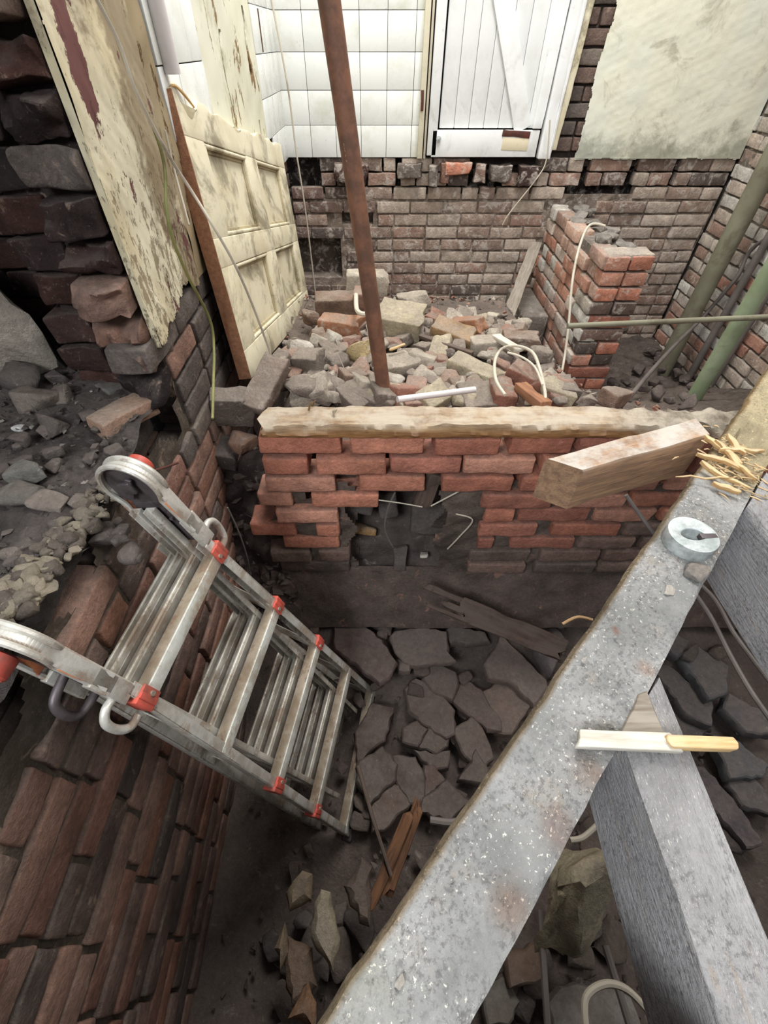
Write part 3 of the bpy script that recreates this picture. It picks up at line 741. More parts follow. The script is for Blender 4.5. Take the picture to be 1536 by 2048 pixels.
def diag_beam():
    mb = MB(); s0, s1 = -1.9, 1.45
    n = 520; ss = np.linspace(s0, s1, n); V = []; cl = []; Lc = []
    ring = []
    for i, s in enumerate(ss):
        e1 = .0012 * nz(np.array([s, 0, 0]), 60, 2) + .005 * max(0, nz(np.array([s, 1, 0]), 22, 3) - .6) ; e2 = .0010 * nz(np.array([s, 3, 0]), 50, 4)
        R = [(0 + e1 * .2, -HB), (e1 * .4, -.03), (-.004 + e1, -.012), (e1 + .001, -.002), (e1 + .007, 0)] + [(.012 + (WB - .02) * k / 11, 0) for k in range(12)] + [(WB + e2 - .002, -.002), (WB + e2, -.012), (WB + e2, -.05), (WB, -HB)]
        for j, (a, z) in enumerate(R):
            q = np.array([s, a, z]); dz = 0.
            if 4 <= j <= 16: dz = .0013 * nz(q, 70, 7) + .002 * nz(q, 18, 9)
            # decayed hollow where the far joists meet
            dec = math.exp(-((s - .18) / .13) ** 2) * (a > .02)
            if 4 <= j <= 16: dz -= .022 * dec * (.6 + .4 * nz(q, 60, 12))
            V.append(beampt(s, a, ZT + z + dz)); Lc.append(q)
            sand = float(sm(.0, .1, s)); sand = sand * (1 if j >= 4 else .6)
            edge = 1. if j <= 3 else 0.
            c = np.array([1., 1., 1.]) * (1 - sand) + np.array([1.25, 1.05, .68]) * sand
            for (ps, pa, pr, pc) in BP:
                kk = math.exp(-(((s - ps) ** 2 + (a - pa) ** 2) / pr ** 2) ** 1.5) * (.75 + .25 * nz(q, 120, 31)); c = c * (1 - kk) + c * np.array(pc) * kk
            if edge: c = c * np.array([.62, .48, .32])
            cl.append(c)
    m = len(R); Fc = []
    for i in range(n - 1):
        for j in range(m):
            j2 = (j + 1) % m; Fc.append((i * m + j, i * m + j2, (i + 1) * m + j2, (i + 1) * m + j))
    Fc += [tuple(range(m))[::-1], tuple((n - 1) * m + j for j in range(m))]
    V = np.array(V)
    mb.add(V, [f[::-1] for f in Fc], np.array(cl), np.array(Lc)); return mb
tag(diag_beam().build('trimmer_beam', M_beam), 'long dusty grey beam crossing diagonally over the pit to the front wall', 'beam')
# joists butting into the trimmer, running towards the viewer
def joist(x0, x1, yend, ht, seed, skew, name_label):
    mb = MB(); n = 120; ys = np.linspace(-1.35, yend, n); V = []; Lc = []; cl = []
    wd = x1 - x0
    for i, y in enumerate(ys):
        R = [(0, -ht), (0, -ht * .6), (0, -ht * .3), (0, -.012), (.003, -.002), (.008, 0)] + [(.008 + (wd - .016) * k / 5, 0) for k in range(1, 5)] + [(wd - .008, 0), (wd - .002, -.003), (wd, -.014), (wd, -ht * .5), (wd, -ht)]
        sh = skew * (y - yend)
        for j, (a, z) in enumerate(R):
            q = np.array([y, a, z]); 
            dx = .0015 * nz(q * [.4, 3, 3], 40, seed); dz = .002 * nz(q * [.4, 3, 1], 40, seed + 1)
            if i == n - 1: pass
            # end cut follows the diagonal trimmer
            yy = y + max(0, 1 - (n - 1 - i) / 12) * (a * math.tan(th))
            V.append((x0 + a + dx + sh, yy, ZT - .002 + z + dz)); Lc.append(q + seed)
            cl.append((1, 1, 1) if a > .004 or z > -.01 else (1.04, 1.04, 1.06))
    m = len(R); Fc = []
    for i in range(n - 1):
        for j in range(m):
            j2 = (j + 1) % m; Fc.append((i * m + j, i * m + j2, (i + 1) * m + j2, (i + 1) * m + j))
    Fc += [tuple(range(m))[::-1], tuple((n - 1) * m + j for j in range(m))]
    mb.add(np.array(V), Fc, np.array(cl), np.array(Lc))
    return tag(mb.build('floor_joist', M_joist), name_label, 'joist')
def endY(x): # y where the trimmer's right edge passes x
    b = pL + Nn * WB; return b[1] + (x - b[0]) * math.tan(th)
joist(.312, .395, endY(.312) - .002, .155, 5, .02, 'weathered grey joist at the lower right, under the two split battens')
joist(.705, .80, endY(.705) - .002, .18, 9, 0, 'grey joist at the right edge, behind the galvanised ring')

# mitred stub fixed to the trimmer
mb = MB(); A = [(.358, .714), (.427, .678), (.742, .792), (.742, .858)]
V = []; n = 24
for i in range(n + 1):
    t = i / n
    a = np.array(A[0]) * (1 - t) + np.array(A[3]) * t; b = np.array(A[1]) * (1 - t) + np.array(A[2]) * t
    for j, (k, z) in enumerate([(0, -.114), (0, -.05), (0, -.006), (.06, 0), (.5, 0), (.94, 0), (1, -.006), (1, -.05), (1, -.114)]):
        p = a + (b - a) * k; q = np.array([p[0] * .5, p[1], z])
        V.append((p[0] + .001 * nz(q, 60, 1), p[1] + .0012 * nz(q, 60, 2), -.598 + z + .0015 * nz(q, 50, 3)))
m = 9; Fc = []
for i in range(n):
    for j in range(m):
        j2 = (j + 1) % m; Fc.append((i * m + j, (i + 1) * m + j, (i + 1) * m + j2, i * m + j2))
Fc += [tuple(range(m)), tuple(n * m + j for j in range(m))[::-1]]
V = np.array(V); Mx, _ = frame((.358, .714, 0), (.742, .858, 0)); mb.add(V, [f[::-1] for f in Fc], (1, 1, 1), V @ Mx)
tag(mb.build('timber_stub', M_wood_block), 'short timber block with mitred end jutting left from the diagonal beam', 'timber')
# split battens over the joint
ob = tag; zb = ZT + .012
mb = MB(); beam(mb, PZ(1160, 1478, zb), PZ(1345, 1486, zb), .021, .012, rag=.004, seed=3, rough=.0006, r=.002, seg=.01)
tag(mb.build('split_batten', M_wood_white), 'pale grey split batten lying across the joint of beam and joist', 'batten')
mb = MB(); beam(mb, PZ(1338, 1485, zb + .004), PZ(1462, 1489, zb + .004), .014, .014, rag=.006, seed=6, rough=.0008, r=.002, seg=.01)
tag(mb.build('split_batten', M_wood_fresh), 'shorter yellowish splintered batten at the right end of the grey one', 'batten')
mb = MB(); P = [PZ(x, y, ZT + .02)[:2] for x, y in [(1288, 1378), (1306, 1372), (1345, 1462), (1270, 1462), (1252, 1460)]]
prism(mb, P, ZT + .004, .05, g, col=(1, 1, 1), jag=.0015, bev=.002); tag(mb.build('timber_offcut', M_wood_grey), 'grey triangular timber offcut wedged above the battens beside the beam', 'timber')
# galvanised ring (slotted)
def ring_obj():
    c = PZ(1371, 1088, ZT + .001); t = thing('conduit_ring', 'shiny galvanised metal ring with a slotted hole lying on the diagonal beam', 'metal ring', c)
    mb = MB(); R = .040; n = 48; V = []; Fc = []; prof = [(R * .97, 0), (R, .003), (R, .024), (R * .985, .027), (R * .9, .0275), (.022, .0265), (.020, .025), (.020, .002)]
    for i in range(n):
        a = 6.28318 * i / n; 
        for j, (r, z) in enumerate(prof):
            rr = r + (.0006 * ((i % 2) * 2 - 1) if j in (1, 2) else 0); ex = (1.0, 1.0) if j < 5 else (1.0, .62)
            V.append(c + [rr * math.cos(a) * ex[0], rr * math.sin(a) * ex[1], z])
    m = len(prof)
    for i in range(n):
        for j in range(m - 1): Fc.append((i * m + j, ((i + 1) % n) * m + j, ((i + 1) % n) * m + j + 1, i * m + j + 1))
    mb.add(np.array(V), Fc); mb.build('ring_body', M_galv, t, smooth=35)
    mb = MB(); box(mb, c + [.024, -.004, .0225], (.028, .011, .010), r=.001); tag(mb.build('gap_tongue', M_darkplate, t), 'dark slot through the rim')
    return t
ring_obj()
mb = MB(); g = np.random.default_rng(71)
V, Fc = stone(g, .05, .032, .022, 2, 15, .003); put(mb, V, Fc, rot(30), PZ(1392, 1145, ZT + .008), lin((150, 144, 138)))
tag(mb.build('plaster_lump', M_rub), 'grey plaster lump on the beam just below the galvanised ring', 'rubble')
for i, (x, y, s, lab) in enumerate([(1340, 1182, .03, 'flat pale flake on the beam below the plaster lump'), (800, 1965, .016, 'white plaster flake near the bottom end of the diagonal beam'), (1168, 1318, .012, 'tiny white plaster flake midway along the diagonal beam'), (1428, 1095, .02, 'reddish flake beside the right rim of the galvanised ring')]):
    mb = MB(); V, Fc = stone(g, s, s * .6, .006, 1, 12, .0006); put(mb, V, Fc, rot(g.uniform(0, 90)), PZ(x, y, ZT + .003), lin((220, 214, 204)) if i < 3 else lin((150, 104, 84)))
    tag(mb.build('plaster_flake', M_rub), lab, 'flake')
# crumbs of plaster over the trimmer
mb = MB(); g = np.random.default_rng(72)
for i in range(420):
    s = g.uniform(-1.15, .02); a = g.uniform(.012, WB - .006)
    if nz(np.array([s, a, 0]), 14, 77) < .1 and g.random() < .8: continue
    V, Fc = bmarr(hull(hullpts(g, *(g.uniform(.0015, .005, 3)), 7))); put(mb, V, Fc, rot(0), beampt(s, a, ZT + .002), lin((206, 204, 198)) * g.uniform(.6, 1.1))
tag(mb.build('plaster_crumbs', M_rub, smooth=0), 'fine plaster crumbs scattered over the diagonal beam', 'crumbs', kind='stuff')
# splinter nest at the far joint
spl = [((1410, 870), (1480, 930), .016, 'broad yellow splinter leaning over the joint'), ((1395, 905), (1500, 945), .012, 'second yellow splinter under the broad one'), ((1430, 880), (1510, 960), .010, 'thin long splinter pointing down right'), ((1470, 955), (1350, 957), .004, 'hair-thin straw splinter poking left over the beam edge'), ((1425, 965), (1480, 985), .012, 'flat splinter with white end beside the joist top'), ((1400, 925), (1450, 955), .012, 'stubby splinter at the beam edge'), ((1440, 900), (1530, 900), .010, 'splinter pointing right at the far joint'), ((1420, 940), (1500, 975), .010, 'low orange splinter under the nest'), ((1455, 870), (1490, 910), .012, 'upper splinter on the sandy beam top')]
for i, (a, b, wv, lab) in enumerate(spl):
    mb = MB(); pa, pb = PZ(*a, ZT + .012 + .003 * (i % 4)), PZ(*b, ZT + .004 + .004 * (i % 3)); M_, L_ = frame(pa, pb)
    V, Fc = rbox(L_, wv, min(.008, wv * .7), .001, (8, 3, 1)); k = np.abs(V[:, 0]) / (L_ / 2)
    V[:, 1] *= (1 - .75 * k ** 3); V[:, 2] += .003 * nz(V * [1, .3, 0], 90, i); V[:, 1] += .002 * nz(V * [1, 0, 0], 80, i + 3)
    put(mb, V, Fc, M_, (pa + pb) / 2, (1, 1, 1), i); tag(mb.build('wood_splinter', M_wood_fresh), lab, 'splinter')

mb = MB(); g = np.random.default_rng(75)
for i in range(150):
    x = g.normal(1455, 32); y = 925 + (x - 1455) * .5 + g.normal(0, 22); p = PZ(x, y, ZT + g.uniform(-.008, .010)); a = math.radians(g.normal(-50, 35)); L = g.uniform(.008, .035)
    d_ = np.array([math.cos(a), math.sin(a), g.uniform(-.25, .35)]) * L; tube(mb, [p, p + d_ * .5 + [0, 0, g.uniform(-.002, .003)], p + d_], [.0016, .0018, .0004], 4, col=np.ones(3) * g.uniform(.55, 1.05))
tag(mb.build('wood_fibres', M_wood_fresh), 'nest of torn wood fibres at the rotten joint of the beams', 'fibres', kind='stuff')

# leaning old four-panel door
Md = np.array([[.036, -.115, .993], [.977, .211, -.011], [-.209, .971, .12]]); Md /= np.linalg.norm(Md, axis=0)
od = np.array([-.438, 1.416, -.821]); LD, HD, TD = 1.34, .763, .04
Md = np.stack([Md[:, 0], np.cross(np.cross(Md[:, 0], Md[:, 1]), Md[:, 0]), np.cross(Md[:, 0], Md[:, 1])], 1)
def dl(x, y, z): return od + Md @ np.array([x, y, z])
sgn = 1 if Md[0, 2] > 0 else -1
dt = thing('panelled_door', 'old cream four-panel door on its side leaning against the left wall', 'door', tuple(dl(.5, 0, 0)))
def dbox(mb, x0, x1, y0, y1, z0, z1, r=.003, n=(1, 1, 1), col=(1, 1, 1)):
    V, Fc = rbox(x1 - x0, y1 - y0, z1 - z0, r, n); cc = np.array([(x0 + x1) / 2, (y0 + y1) / 2, (z0 + z1) / 2])
    mb.add((V + cc) @ Md.T + od, Fc, col, V + cc)
# stiles run along the length; front face towards +z local (room side)
px = [(.15, .60), (.75, 1.20)]; py = [(.095, .345), (.425, .665)]
zf = -.0 * sgn
for nm, (a, b, c, d) in [('stile', (0, LD, 0, .095)), ('stile', (0, LD, .665, HD)), ('stile', (0, LD, .345, .425))]:
    mb = MB()
    if c == .665:
        n = 60
        V, Fc = rbox(b - a, d - c, TD, .003, (n, 4, 2)); cc = np.array([(a + b) / 2, (c + d) / 2, -TD / 2])
        k = V[:, 1] > (d - c) / 2 - .012; xx = V[:, 0] + cc[0]
        V[:, 1] -= k * (.012 * np.maximum(0, nz(np.c_[xx, xx * 0, xx * 0], 30, 3)) + .035 * np.exp(-((xx - .1) / .05) ** 2) + .02 * np.exp(-((xx - .55) / .2) ** 2))
        mb.add((V + cc) @ Md.T + od, Fc, (1, 1, 1), V + cc)
    else: dbox(mb, a, b, c, d, -TD, 0, n=(10, 2, 2))
    mb.build(nm, M_cream, dt)
for (a, b) in [(0.001, .15), (.60, .75), (1.20, LD - .001)]:
    for (c, d) in py:
        mb = MB(); dbox(mb, a, b, c - .002, d + .002, -TD + .001, -.0006, n=(2, 3, 1)); mb.build('rail', M_cream, dt)
for (a, b) in px:
    for (c, d) in py:
        mb = MB(); dbox(mb, a - .003, b + .003, c - .003, d + .003, -.030, -.020, n=(4, 4, 1)); p = mb.build('panel', M_cream, dt)
        mb = MB()
        for (q0, q1, r0, r1) in [(a, b, c, c + .022), (a, b, d - .022, d), (a, a + .022, c, d), (b - .022, b, c, d)]:
            hor = (q1 - q0) > (r1 - r0)
            dbox(mb, q0, q1, r0, r1, -.022, -.014, r=.002, col=(.62, .58, .5))
            if hor:
                yy = (r0 + .007) if r0 == c else r1 - .007; dbox(mb, q0, q1, yy - .006, yy + .006, -.016, -.001, r=.005)
            else:
                xx = (q0 + .007) if q0 == a else q1 - .007; dbox(mb, xx - .006, xx + .006, r0, r1, -.016, -.001, r=.005)
        mb.build('moulding', M_cream, p)
mb = MB(); dbox(mb, -.0035, .0005, .002, HD - .004, -TD - .004, .0, r=.001); tag(mb.build('edge_face', M_wood_edge, dt), 'bare brown wood along the near edge')
mb = MB(); a = dl(.0, HD, -.02); tube(mb, [dl(.0, HD - .01, -.01), dl(.05, HD + .012, -.01), dl(.11, HD - .0, -.008), dl(.19, HD - .03, -.006)], [.003, .004, .004, .002], 6, smooth_n=4)
tag(mb.build('torn_strip', M_wood_fresh, dt), 'torn pale splinter on the top corner')

# brown steel pole
mb = MB(); a = np.array([.033, 1.40, -.87]); b = np.array([-.098, 1.44, .06]); d = b - a
tube(mb, [a + d * t for t in np.linspace(0, 2.4, 30)], [.0250] * 30, 24)
tag(mb.build('steel_pole', M_pole), 'tall rusty brown steel pole standing in the rubble heap', 'pole')
# pipes on the right
mb = MB(); a = PY(1536, 560, 1.9); p0 = PY(1376, 815, 1.9); tube(mb, [p0 + [0, 0, -.3], p0, np.array([p0[0], p0[1], 1.0])], .034, 24)
tag(mb.build('green_pipe', M_green), 'thick green painted pipe rising behind the diagonal beam on the right', 'pipe')
mb = MB(); p0 = PX(1450, 500, 2.10); tube(mb, [(2.10, p0[1], -1.9), (2.10, p0[1], 1.2)], .055, 24); tag(mb.build('soil_pipe', M_olive), 'thick olive pipe standing against the far right corner', 'pipe')
mb = MB(); tube(mb, [(2.225, p0[1] - .12, -1.9), (2.225, p0[1] - .12, 1.2)], .022, 14); tag(mb.build('corner_conduit', M_wire_g), 'narrow dark pipe just in front of the olive corner pipe', 'pipe')
mb = MB(); tube(mb, [(2.235, p0[1] - .34, -1.9), (2.235, p0[1] - .34, 1.2)], .016, 12); tag(mb.build('corner_conduit', M_wire_g), 'thin upright conduit on the right wall, third from the corner', 'pipe')
mb = MB(); a = PY(1135, 652, 1.62); b = a + (PY(1536, 632, 1.62) - a) * 1.95; b[0] = XR - .01; tube(mb, [a, (a + b) / 2, b], .0095, 14); tag(mb.build('thin_pipe', M_olive), 'thin horizontal pipe crossing in front of the brick partition', 'pipe')
pts = [PY(1258, 796, 1.75), PX(1300, 745, 1.45), PX(1350, 690, 1.8), PX(1400, 640, 2.15), PX(1470, 560, 2.22), PX(1536, 475, 2.23), (2.23, 2.0, -.3), (2.23, 1.8, .5)]
mb = MB(); tube(mb, pts, .011, 10, smooth_n=6); tag(mb.build('bent_conduit', M_wire_g), 'dark bent cable running up the right wall from behind the plate', 'cable')

# ------------------------------------------------------------------ loose ground and rubble
g = np.random.default_rng(81); mb = MB()
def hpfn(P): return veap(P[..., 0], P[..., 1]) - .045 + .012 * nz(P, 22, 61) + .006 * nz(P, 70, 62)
grid(mb, (-.55, 1.13, 0), (2.82, 0, 0), (0, 2.37, 0), 240, 200, hpfn, lambda V: np.tile(lin((112, 98, 88)), (len(V), 1)) * ((1 + .2 * nz(V, 20, 63)) * (1 - .55 * sm(1.1, 1.35, V[:, 0])))[:, None])  # dirt colour darkened to the right: shade beyond the partition painted in
# bank showing through the broken opening
def bank(P): return .012 * nz(P, 20, 64) + .004 * nz(P, 70, 65)
grid(mb, (-.40, 1.06, -1.50), (1.5, 0, 0), (0, .34, .50), 140, 60, bank, lambda V: np.tile(lin((86, 76, 72)), (len(V), 1)) * (1 + .2 * nz(V, 20, 66))[:, None])
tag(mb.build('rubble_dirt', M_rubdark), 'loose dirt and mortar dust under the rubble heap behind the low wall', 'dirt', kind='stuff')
mb = MB()
for i in range(900):
    X, Y = g.uniform(-.45, 1.1), g.uniform(1.16, 3.1); s = g.uniform(.008, .028)
    V, Fc = bmarr(hull(hullpts(g, s * g.uniform(.8, 1.6), s, s * .7, 8))); put(mb, V, Fc, rot(g.uniform(0, 360), g.uniform(-30, 30)), (X, Y, heap(X, Y) - .03 + g.uniform(0, .02)), lin([(150, 132, 118), (110, 100, 94), (196, 186, 170), (160, 104, 84)][g.integers(4)]) * g.uniform(.7, 1.1))
tag(mb.build('rubble_gravel', M_rub, smooth=0), 'gravel and mortar crumbs filling the gaps of the rubble heap', 'gravel', kind='stuff')

COL = dict(pale=(198, 188, 172), cream=(206, 194, 164), grey=(126, 116, 108), dgrey=(98, 90, 86), red=(158, 98, 80), orange=(184, 122, 86), brown=(132, 104, 88), yellow=(200, 176, 124), white=(222, 216, 204), pink=(172, 132, 116), ochre=(176, 140, 96))
HL = [(732, 566, 'the perched pale brick'), (674, 607, 'the dark red-brown brick'), (800, 645, 'the largest pale block'), (828, 602, 'the pale jagged stone'), (682, 651, 'the orange crusted brick'), (616, 726, 'the square grey cube'), (716, 699, 'the yellowish rounded stone'), (621, 782, 'the long grey boulder'), (772, 730, 'the pole foot'), (784, 756, 'the bright white wedge'), (906, 668, 'the grooved ochre brick'), (966, 690, 'the white-topped brick'), (948, 743, 'the long pale yellow brick'), (1056, 756, 'the brick inside the wire loop'), (963, 795, 'the broad grey stone'), (1080, 712, 'the grey block by the partition'), (704, 757, 'the brown cube'), (870, 800, 'the white tube')]
PL_ = [(660, 1290, 'the large corner slab'), (840, 1290, 'the palest slab by the low wall'), (870, 1430, 'the long middle slab'), (960, 1420, 'the right middle slab'), (1040, 1350, 'the smooth tilted slab'), (1020, 1480, 'the rough pinkish stone'), (940, 1480, 'the pink-edged slab'), (740, 1460, 'the slab at the ladder foot'), (860, 1490, 'the pale-edged slab'), (760, 1550, 'the olive-grey slab'), (800, 1700, 'the rotten boards'), (780, 1610, 'the brownish slab'), (660, 1830, 'the cream elongated stone'), (720, 1800, 'the grey-brown shard'), (600, 1780, 'the tan lump'), (1400, 1400, 'the bluish slab'), (1480, 1620, 'the slab at the right edge'), (1160, 1980, 'the pale hose loop')]
AL_ = [(60, 945, 'the greenish grey stone'), (75, 800, 'the broad grey stone'), (38, 856, 'the white shard'), (95, 1005, 'the half sunk flat stone'), (165, 1005, 'the small flat stone'), (245, 832, 'the pale pink brick'), (20, 1110, 'the grey chip at the frame edge'), (120, 755, 'the recess brickwork foot'), (190, 900, 'the ash heap centre'), (230, 960, 'the ladder hinge'), (80, 1090, 'the lower ash slope')]
USED = set()
def near(x, y, LM, head, tail):
    first = None
    for n_ in sorted(LM, key=lambda l: (l[0] - x) ** 2 + (l[1] - y) ** 2)[:4]:
        dx, dy = x - n_[0], y - n_[1]
        h_ = ('left of ' if dx < 0 else 'right of '); v_ = ('behind ' if dy < 0 else 'in front of ')
        for d in ((h_, v_) if abs(dx) > abs(dy) else (v_, h_)):
            t_ = head + ' ' + d + n_[2] + tail
            if len(t_.split()) > 16: t_ = t_.replace(' in the ash', '')
            first = first or t_
            if t_ not in USED: USED.add(t_); return t_
            if min(abs(dx), abs(dy)) < 12: break
    return first
def rub(kind, x, y, dims, ypr, col, label, lift=.0, surf=heap, mat=None, name=None, broken=.012, Z=None, group=None):
    P = PZ(x, y, Z) if Z is not None else onsurf(x, y, surf, lift)
    mb = MB(); c = lin(COL[col]) if isinstance(col, str) else lin(col)
    c = c * .74 + lin((150, 134, 120)) * .26 if (mat is None) else c
    if kind == 'b': brick(mb, P, *dims, rot(*ypr), g, c, r=.007, rough=.0028, n=(9, 5, 4), broken=broken)
    else:
        V, Fc = stone(g, *dims, 2, 15 if kind == 's' else 10, min(dims) * .05); put(mb, V, Fc, rot(*ypr), P, c, g.uniform(0, 20))
    return tag(mb.build(name or ('broken_brick' if kind == 'b' else 'rubble_stone'), mat or M_rub), label, 'brick' if kind == 'b' else 'rubble', group)
BR = (.215, .1, .065)
rub('b', 732, 566, (.20, .10, .10), (5, 3, 0), 'pale', 'pale mortar-crusted brick perched highest at the back, behind the brown pole', .10)
rub('b', 727, 602, (.13, .09, .07), (80, 70, 0), 'pink', 'pinkish brick on end under the perched pale brick', .05)
rub('b', 674, 607, (.22, .10, .085), (4, 0, 8), 'brown', 'dark red-brown brick left of the pole at the back of the heap', .03)
rub('b', 800, 645, (.20, .17, .12), (-12, 6, 10), 'cream', 'largest pale squared block just right of the brown pole', .04)
rub('s', 828, 602, (.20, .13, .10), (10, 0, 0), 'pale', 'pale jagged stone behind the largest block', .04)
rub('s', 622, 635, (.10, .09, .09), (0, 0, 0), 'brown', 'small brown lump against the foot of the leaning door', .03)
rub('b', 682, 651, (.19, .10, .07), (-6, 4, 0), 'orange', 'orange brick with white crust in front of the dark brown brick', .03)
rub('s', 634, 672, (.10, .09, .07), (20, 0, 0), 'brown', 'brown half brick left of the orange brick', .03)
rub('s', 664, 678, (.10, .08, .07), (-20, 10, 0), 'white', 'white-faced chunk in front of the orange brick', .03)
rub('s', 605, 694, (.11, .06, .05), (20, 10, 0), 'white', 'flat white wedge leaning beside the door bottom', .04)
rub('b', 616, 726, (.105, .10, .085), (-8, 0, 0), 'grey', 'square grey cube below the flat white wedge', .03)
rub('s', 676, 724, (.12, .10, .08), (30, 0, 0), 'dgrey', 'dark grey lump right of the square grey cube', .02)
rub('s', 716, 699, (.13, .10, .09), (10, 0, 0), 'yellow', 'yellowish rounded stone left of the pole foot', .03)
rub('s', 621, 782, (.21, .11, .10), (-8, 0, 0), 'grey', 'long grey boulder right behind the left end of the plate', .02)
rub('b', 704, 757, (.09, .07, .06), (25, 12, 0), 'brown', 'brown cube standing before the pole foot', .025)
rub('b', 728, 790, (.15, .07, .04), (-28, 8, 0), 'grey', 'slanting grey tile piece behind the plate, left of centre', .01)
rub('s', 784, 756, (.11, .07, .055), (-15, 8, 0), 'white', 'bright white wedge in front of the pole foot', .03)
rub('s', 824, 712, (.14, .11, .05), (0, 0, 0), 'grey', 'flat grey lump right of the pole foot', .015)
rub('b', 906, 668, (.19, .10, .07), (-24, 10, 10), 'ochre', 'grooved ochre brick on the right slope of the heap', .035)
rub('b', 935, 650, (.16, .08, .06), (-45, -20, 0), 'orange', 'tilted orange brick behind the grooved ochre brick', .04)
rub('b', 966, 690, (.11, .08, .055), (8, 0, 0), 'pale', 'white-topped brick right of the grooved ochre brick', .02)
rub('s', 885, 722, (.07, .06, .06), (0, 0, 0), 'red', 'small orange-red chunk at the middle of the heap', .02)
rub('s', 882, 744, (.07, .05, .05), (30, 0, 0), 'pale', 'pale chunk under the small orange-red one', .02)
rub('b', 948, 743, (.20, .09, .06), (-33, 8, 0), 'cream', 'long pale yellow brick sloping down to the right', .02)
rub('b', 1056, 756, (.15, .09, .06), (-32, 10, 0), 'red', 'red-grey brick inside the wire loop', .03)
rub('s', 1080, 712, (.11, .09, .07), (-20, 0, 0), 'grey', 'grey block at the foot of the brick partition', .04)
rub('b', 1040, 680, (.15, .09, .055), (-8, 0, 0), 'brown', 'reddish brown brick lying near the partition foot', .02)
rub('b', 963, 795, (.16, .12, .05), (12, 0, 14), 'grey', 'broad grey stone behind the middle of the plate', .00)
rub('s', 843, 783, (.085, .065, .05), (0, 0, 0), 'grey', 'small grey lump behind the plate above the white tube', .01)
rub('s', 793, 785, (.075, .06, .05), (20, 0, 0), 'dgrey', 'dark grey lump below the bright white wedge', .01)
rub('s', 886, 780, (.08, .06, .04), (20, 0, 0), 'grey', 'low grey stone above the tip of the white tube', .01)
rub('s', 760, 772, (.05, .04, .04), (0, 0, 0), 'dgrey', 'little dark stone between cube and white wedge', .01)
rub('s', 990, 668, (.08, .07, .05), (0, 0, 0), 'pale', 'pale half brick near the foot of the leaning plank', .02)
rub('b', 1226, 796, (.085, .07, .06), (35, 12, 0), 'brown', 'cube with orange corner at the cable end on the right', .02)
rub('s', 1176, 802, (.07, .055, .04), (20, 0, 0), 'grey', 'grey stone left of the orange-cornered cube', .02)
rub('s', 1120, 800, (.06, .05, .03), (20, 0, 0), 'grey', 'small grey stone right behind the plate near the hanging cable', .01)
rub('b', 468, 815, (.15, .07, .12), (12, 10, 10), 'dgrey', 'dark block left of the plate end, below the leaning door', None, Z=-.86)
rub('b', 533, 768, (.21, .09, .06), (62, -30, 12), (140, 124, 114), 'long grey brick leaning at the near corner of the door', None, Z=-.80)
rub('b', 560, 705 + 25, (.10, .06, .06), (70, -20, 0), 'grey', 'short grey brick wedged under the door corner', None, Z=-.84)
rub('b', 828, 665, (.12, .08, .05), (30, 10, 0), 'dgrey', 'dark brick in the shade below the largest pale block', .0)
rub('s', 765, 690, (.09, .07, .06), (30, 10, 0), 'dgrey', 'dark stone directly left of the pole', .0)
rub('s', 862, 648, (.09, .07, .05), (30, 10, 0), 'grey', 'grey stone between the largest block and the ochre brick', .01)
rub('s', 905, 705, (.10, .06, .05), (-20, 10, 0), 'pale', 'pale flake stone below the grooved ochre brick', .015)
rub('s', 1000, 730, (.10, .07, .05), (-20, 10, 0), 'pink', 'pinkish chunk left of the wire loop', .02)
rub('b', 1020, 790, (.13, .06, .05), (-30, 10, 0), 'brown', 'brown brick end below the wire loop', .01)
CN = {'grey': 'grey', 'dgrey': 'dark grey', 'pale': 'pale', 'pink': 'pinkish', 'brown': 'brown', 'cream': 'cream', 'red': 'reddish'}
for i in range(215):   # filler of the heap
    x, y = g.uniform(575, 1115), 612 + 190 * g.random() ** .8
    if y < 655 - sm(640, 760, x) * 25: continue
    if x > 830 and g.random() < .35: y = g.uniform(618, 690); x = g.uniform(835, 1115)
    s = g.uniform(.035, .085) * (1.25 if y > 720 else 1); c = ['grey', 'dgrey', 'pale', 'pink', 'brown', 'cream', 'red', 'grey', 'pale'][g.integers(9)]; kb = 'b' if g.random() < .4 else 's'
    rub(kb, x, y, (s * 1.5, s, s * .7), (g.uniform(0, 180), g.uniform(-28, 28), g.uniform(-20, 20)), c, near(x, y, HL, 'small ' + CN[c] + (' brick bit' if kb == 'b' else ' stone'), ''), -.006 + g.uniform(0, .02), group='small chunks in the heap')
for i in range(34):  # dark stone colour carries the shade right of the partition
    x, y = g.uniform(1180, 1420), g.uniform(700, 815)
    if x < 1225 and y < 785: continue
    s = g.uniform(.04, .09); rub('s', x, y, (s * 1.4, s, s * [.7, .4, .8, .9][i % 4]), (g.uniform(0, 180), g.uniform(-20, 20), 0), (84, 74, 70), near(x, y, [(1226, 796, 'the orange-cornered cube'), (1180, 750, 'the partition foot'), (1376, 810, 'the green pipe foot'), (1350, 720, 'the olive pipe foot')], ['small', 'flat', 'angular', 'lumpy'][i % 4] + ' sooty stone', ''), .0, group='dark stones right of the partition', mat=M_rubdark)
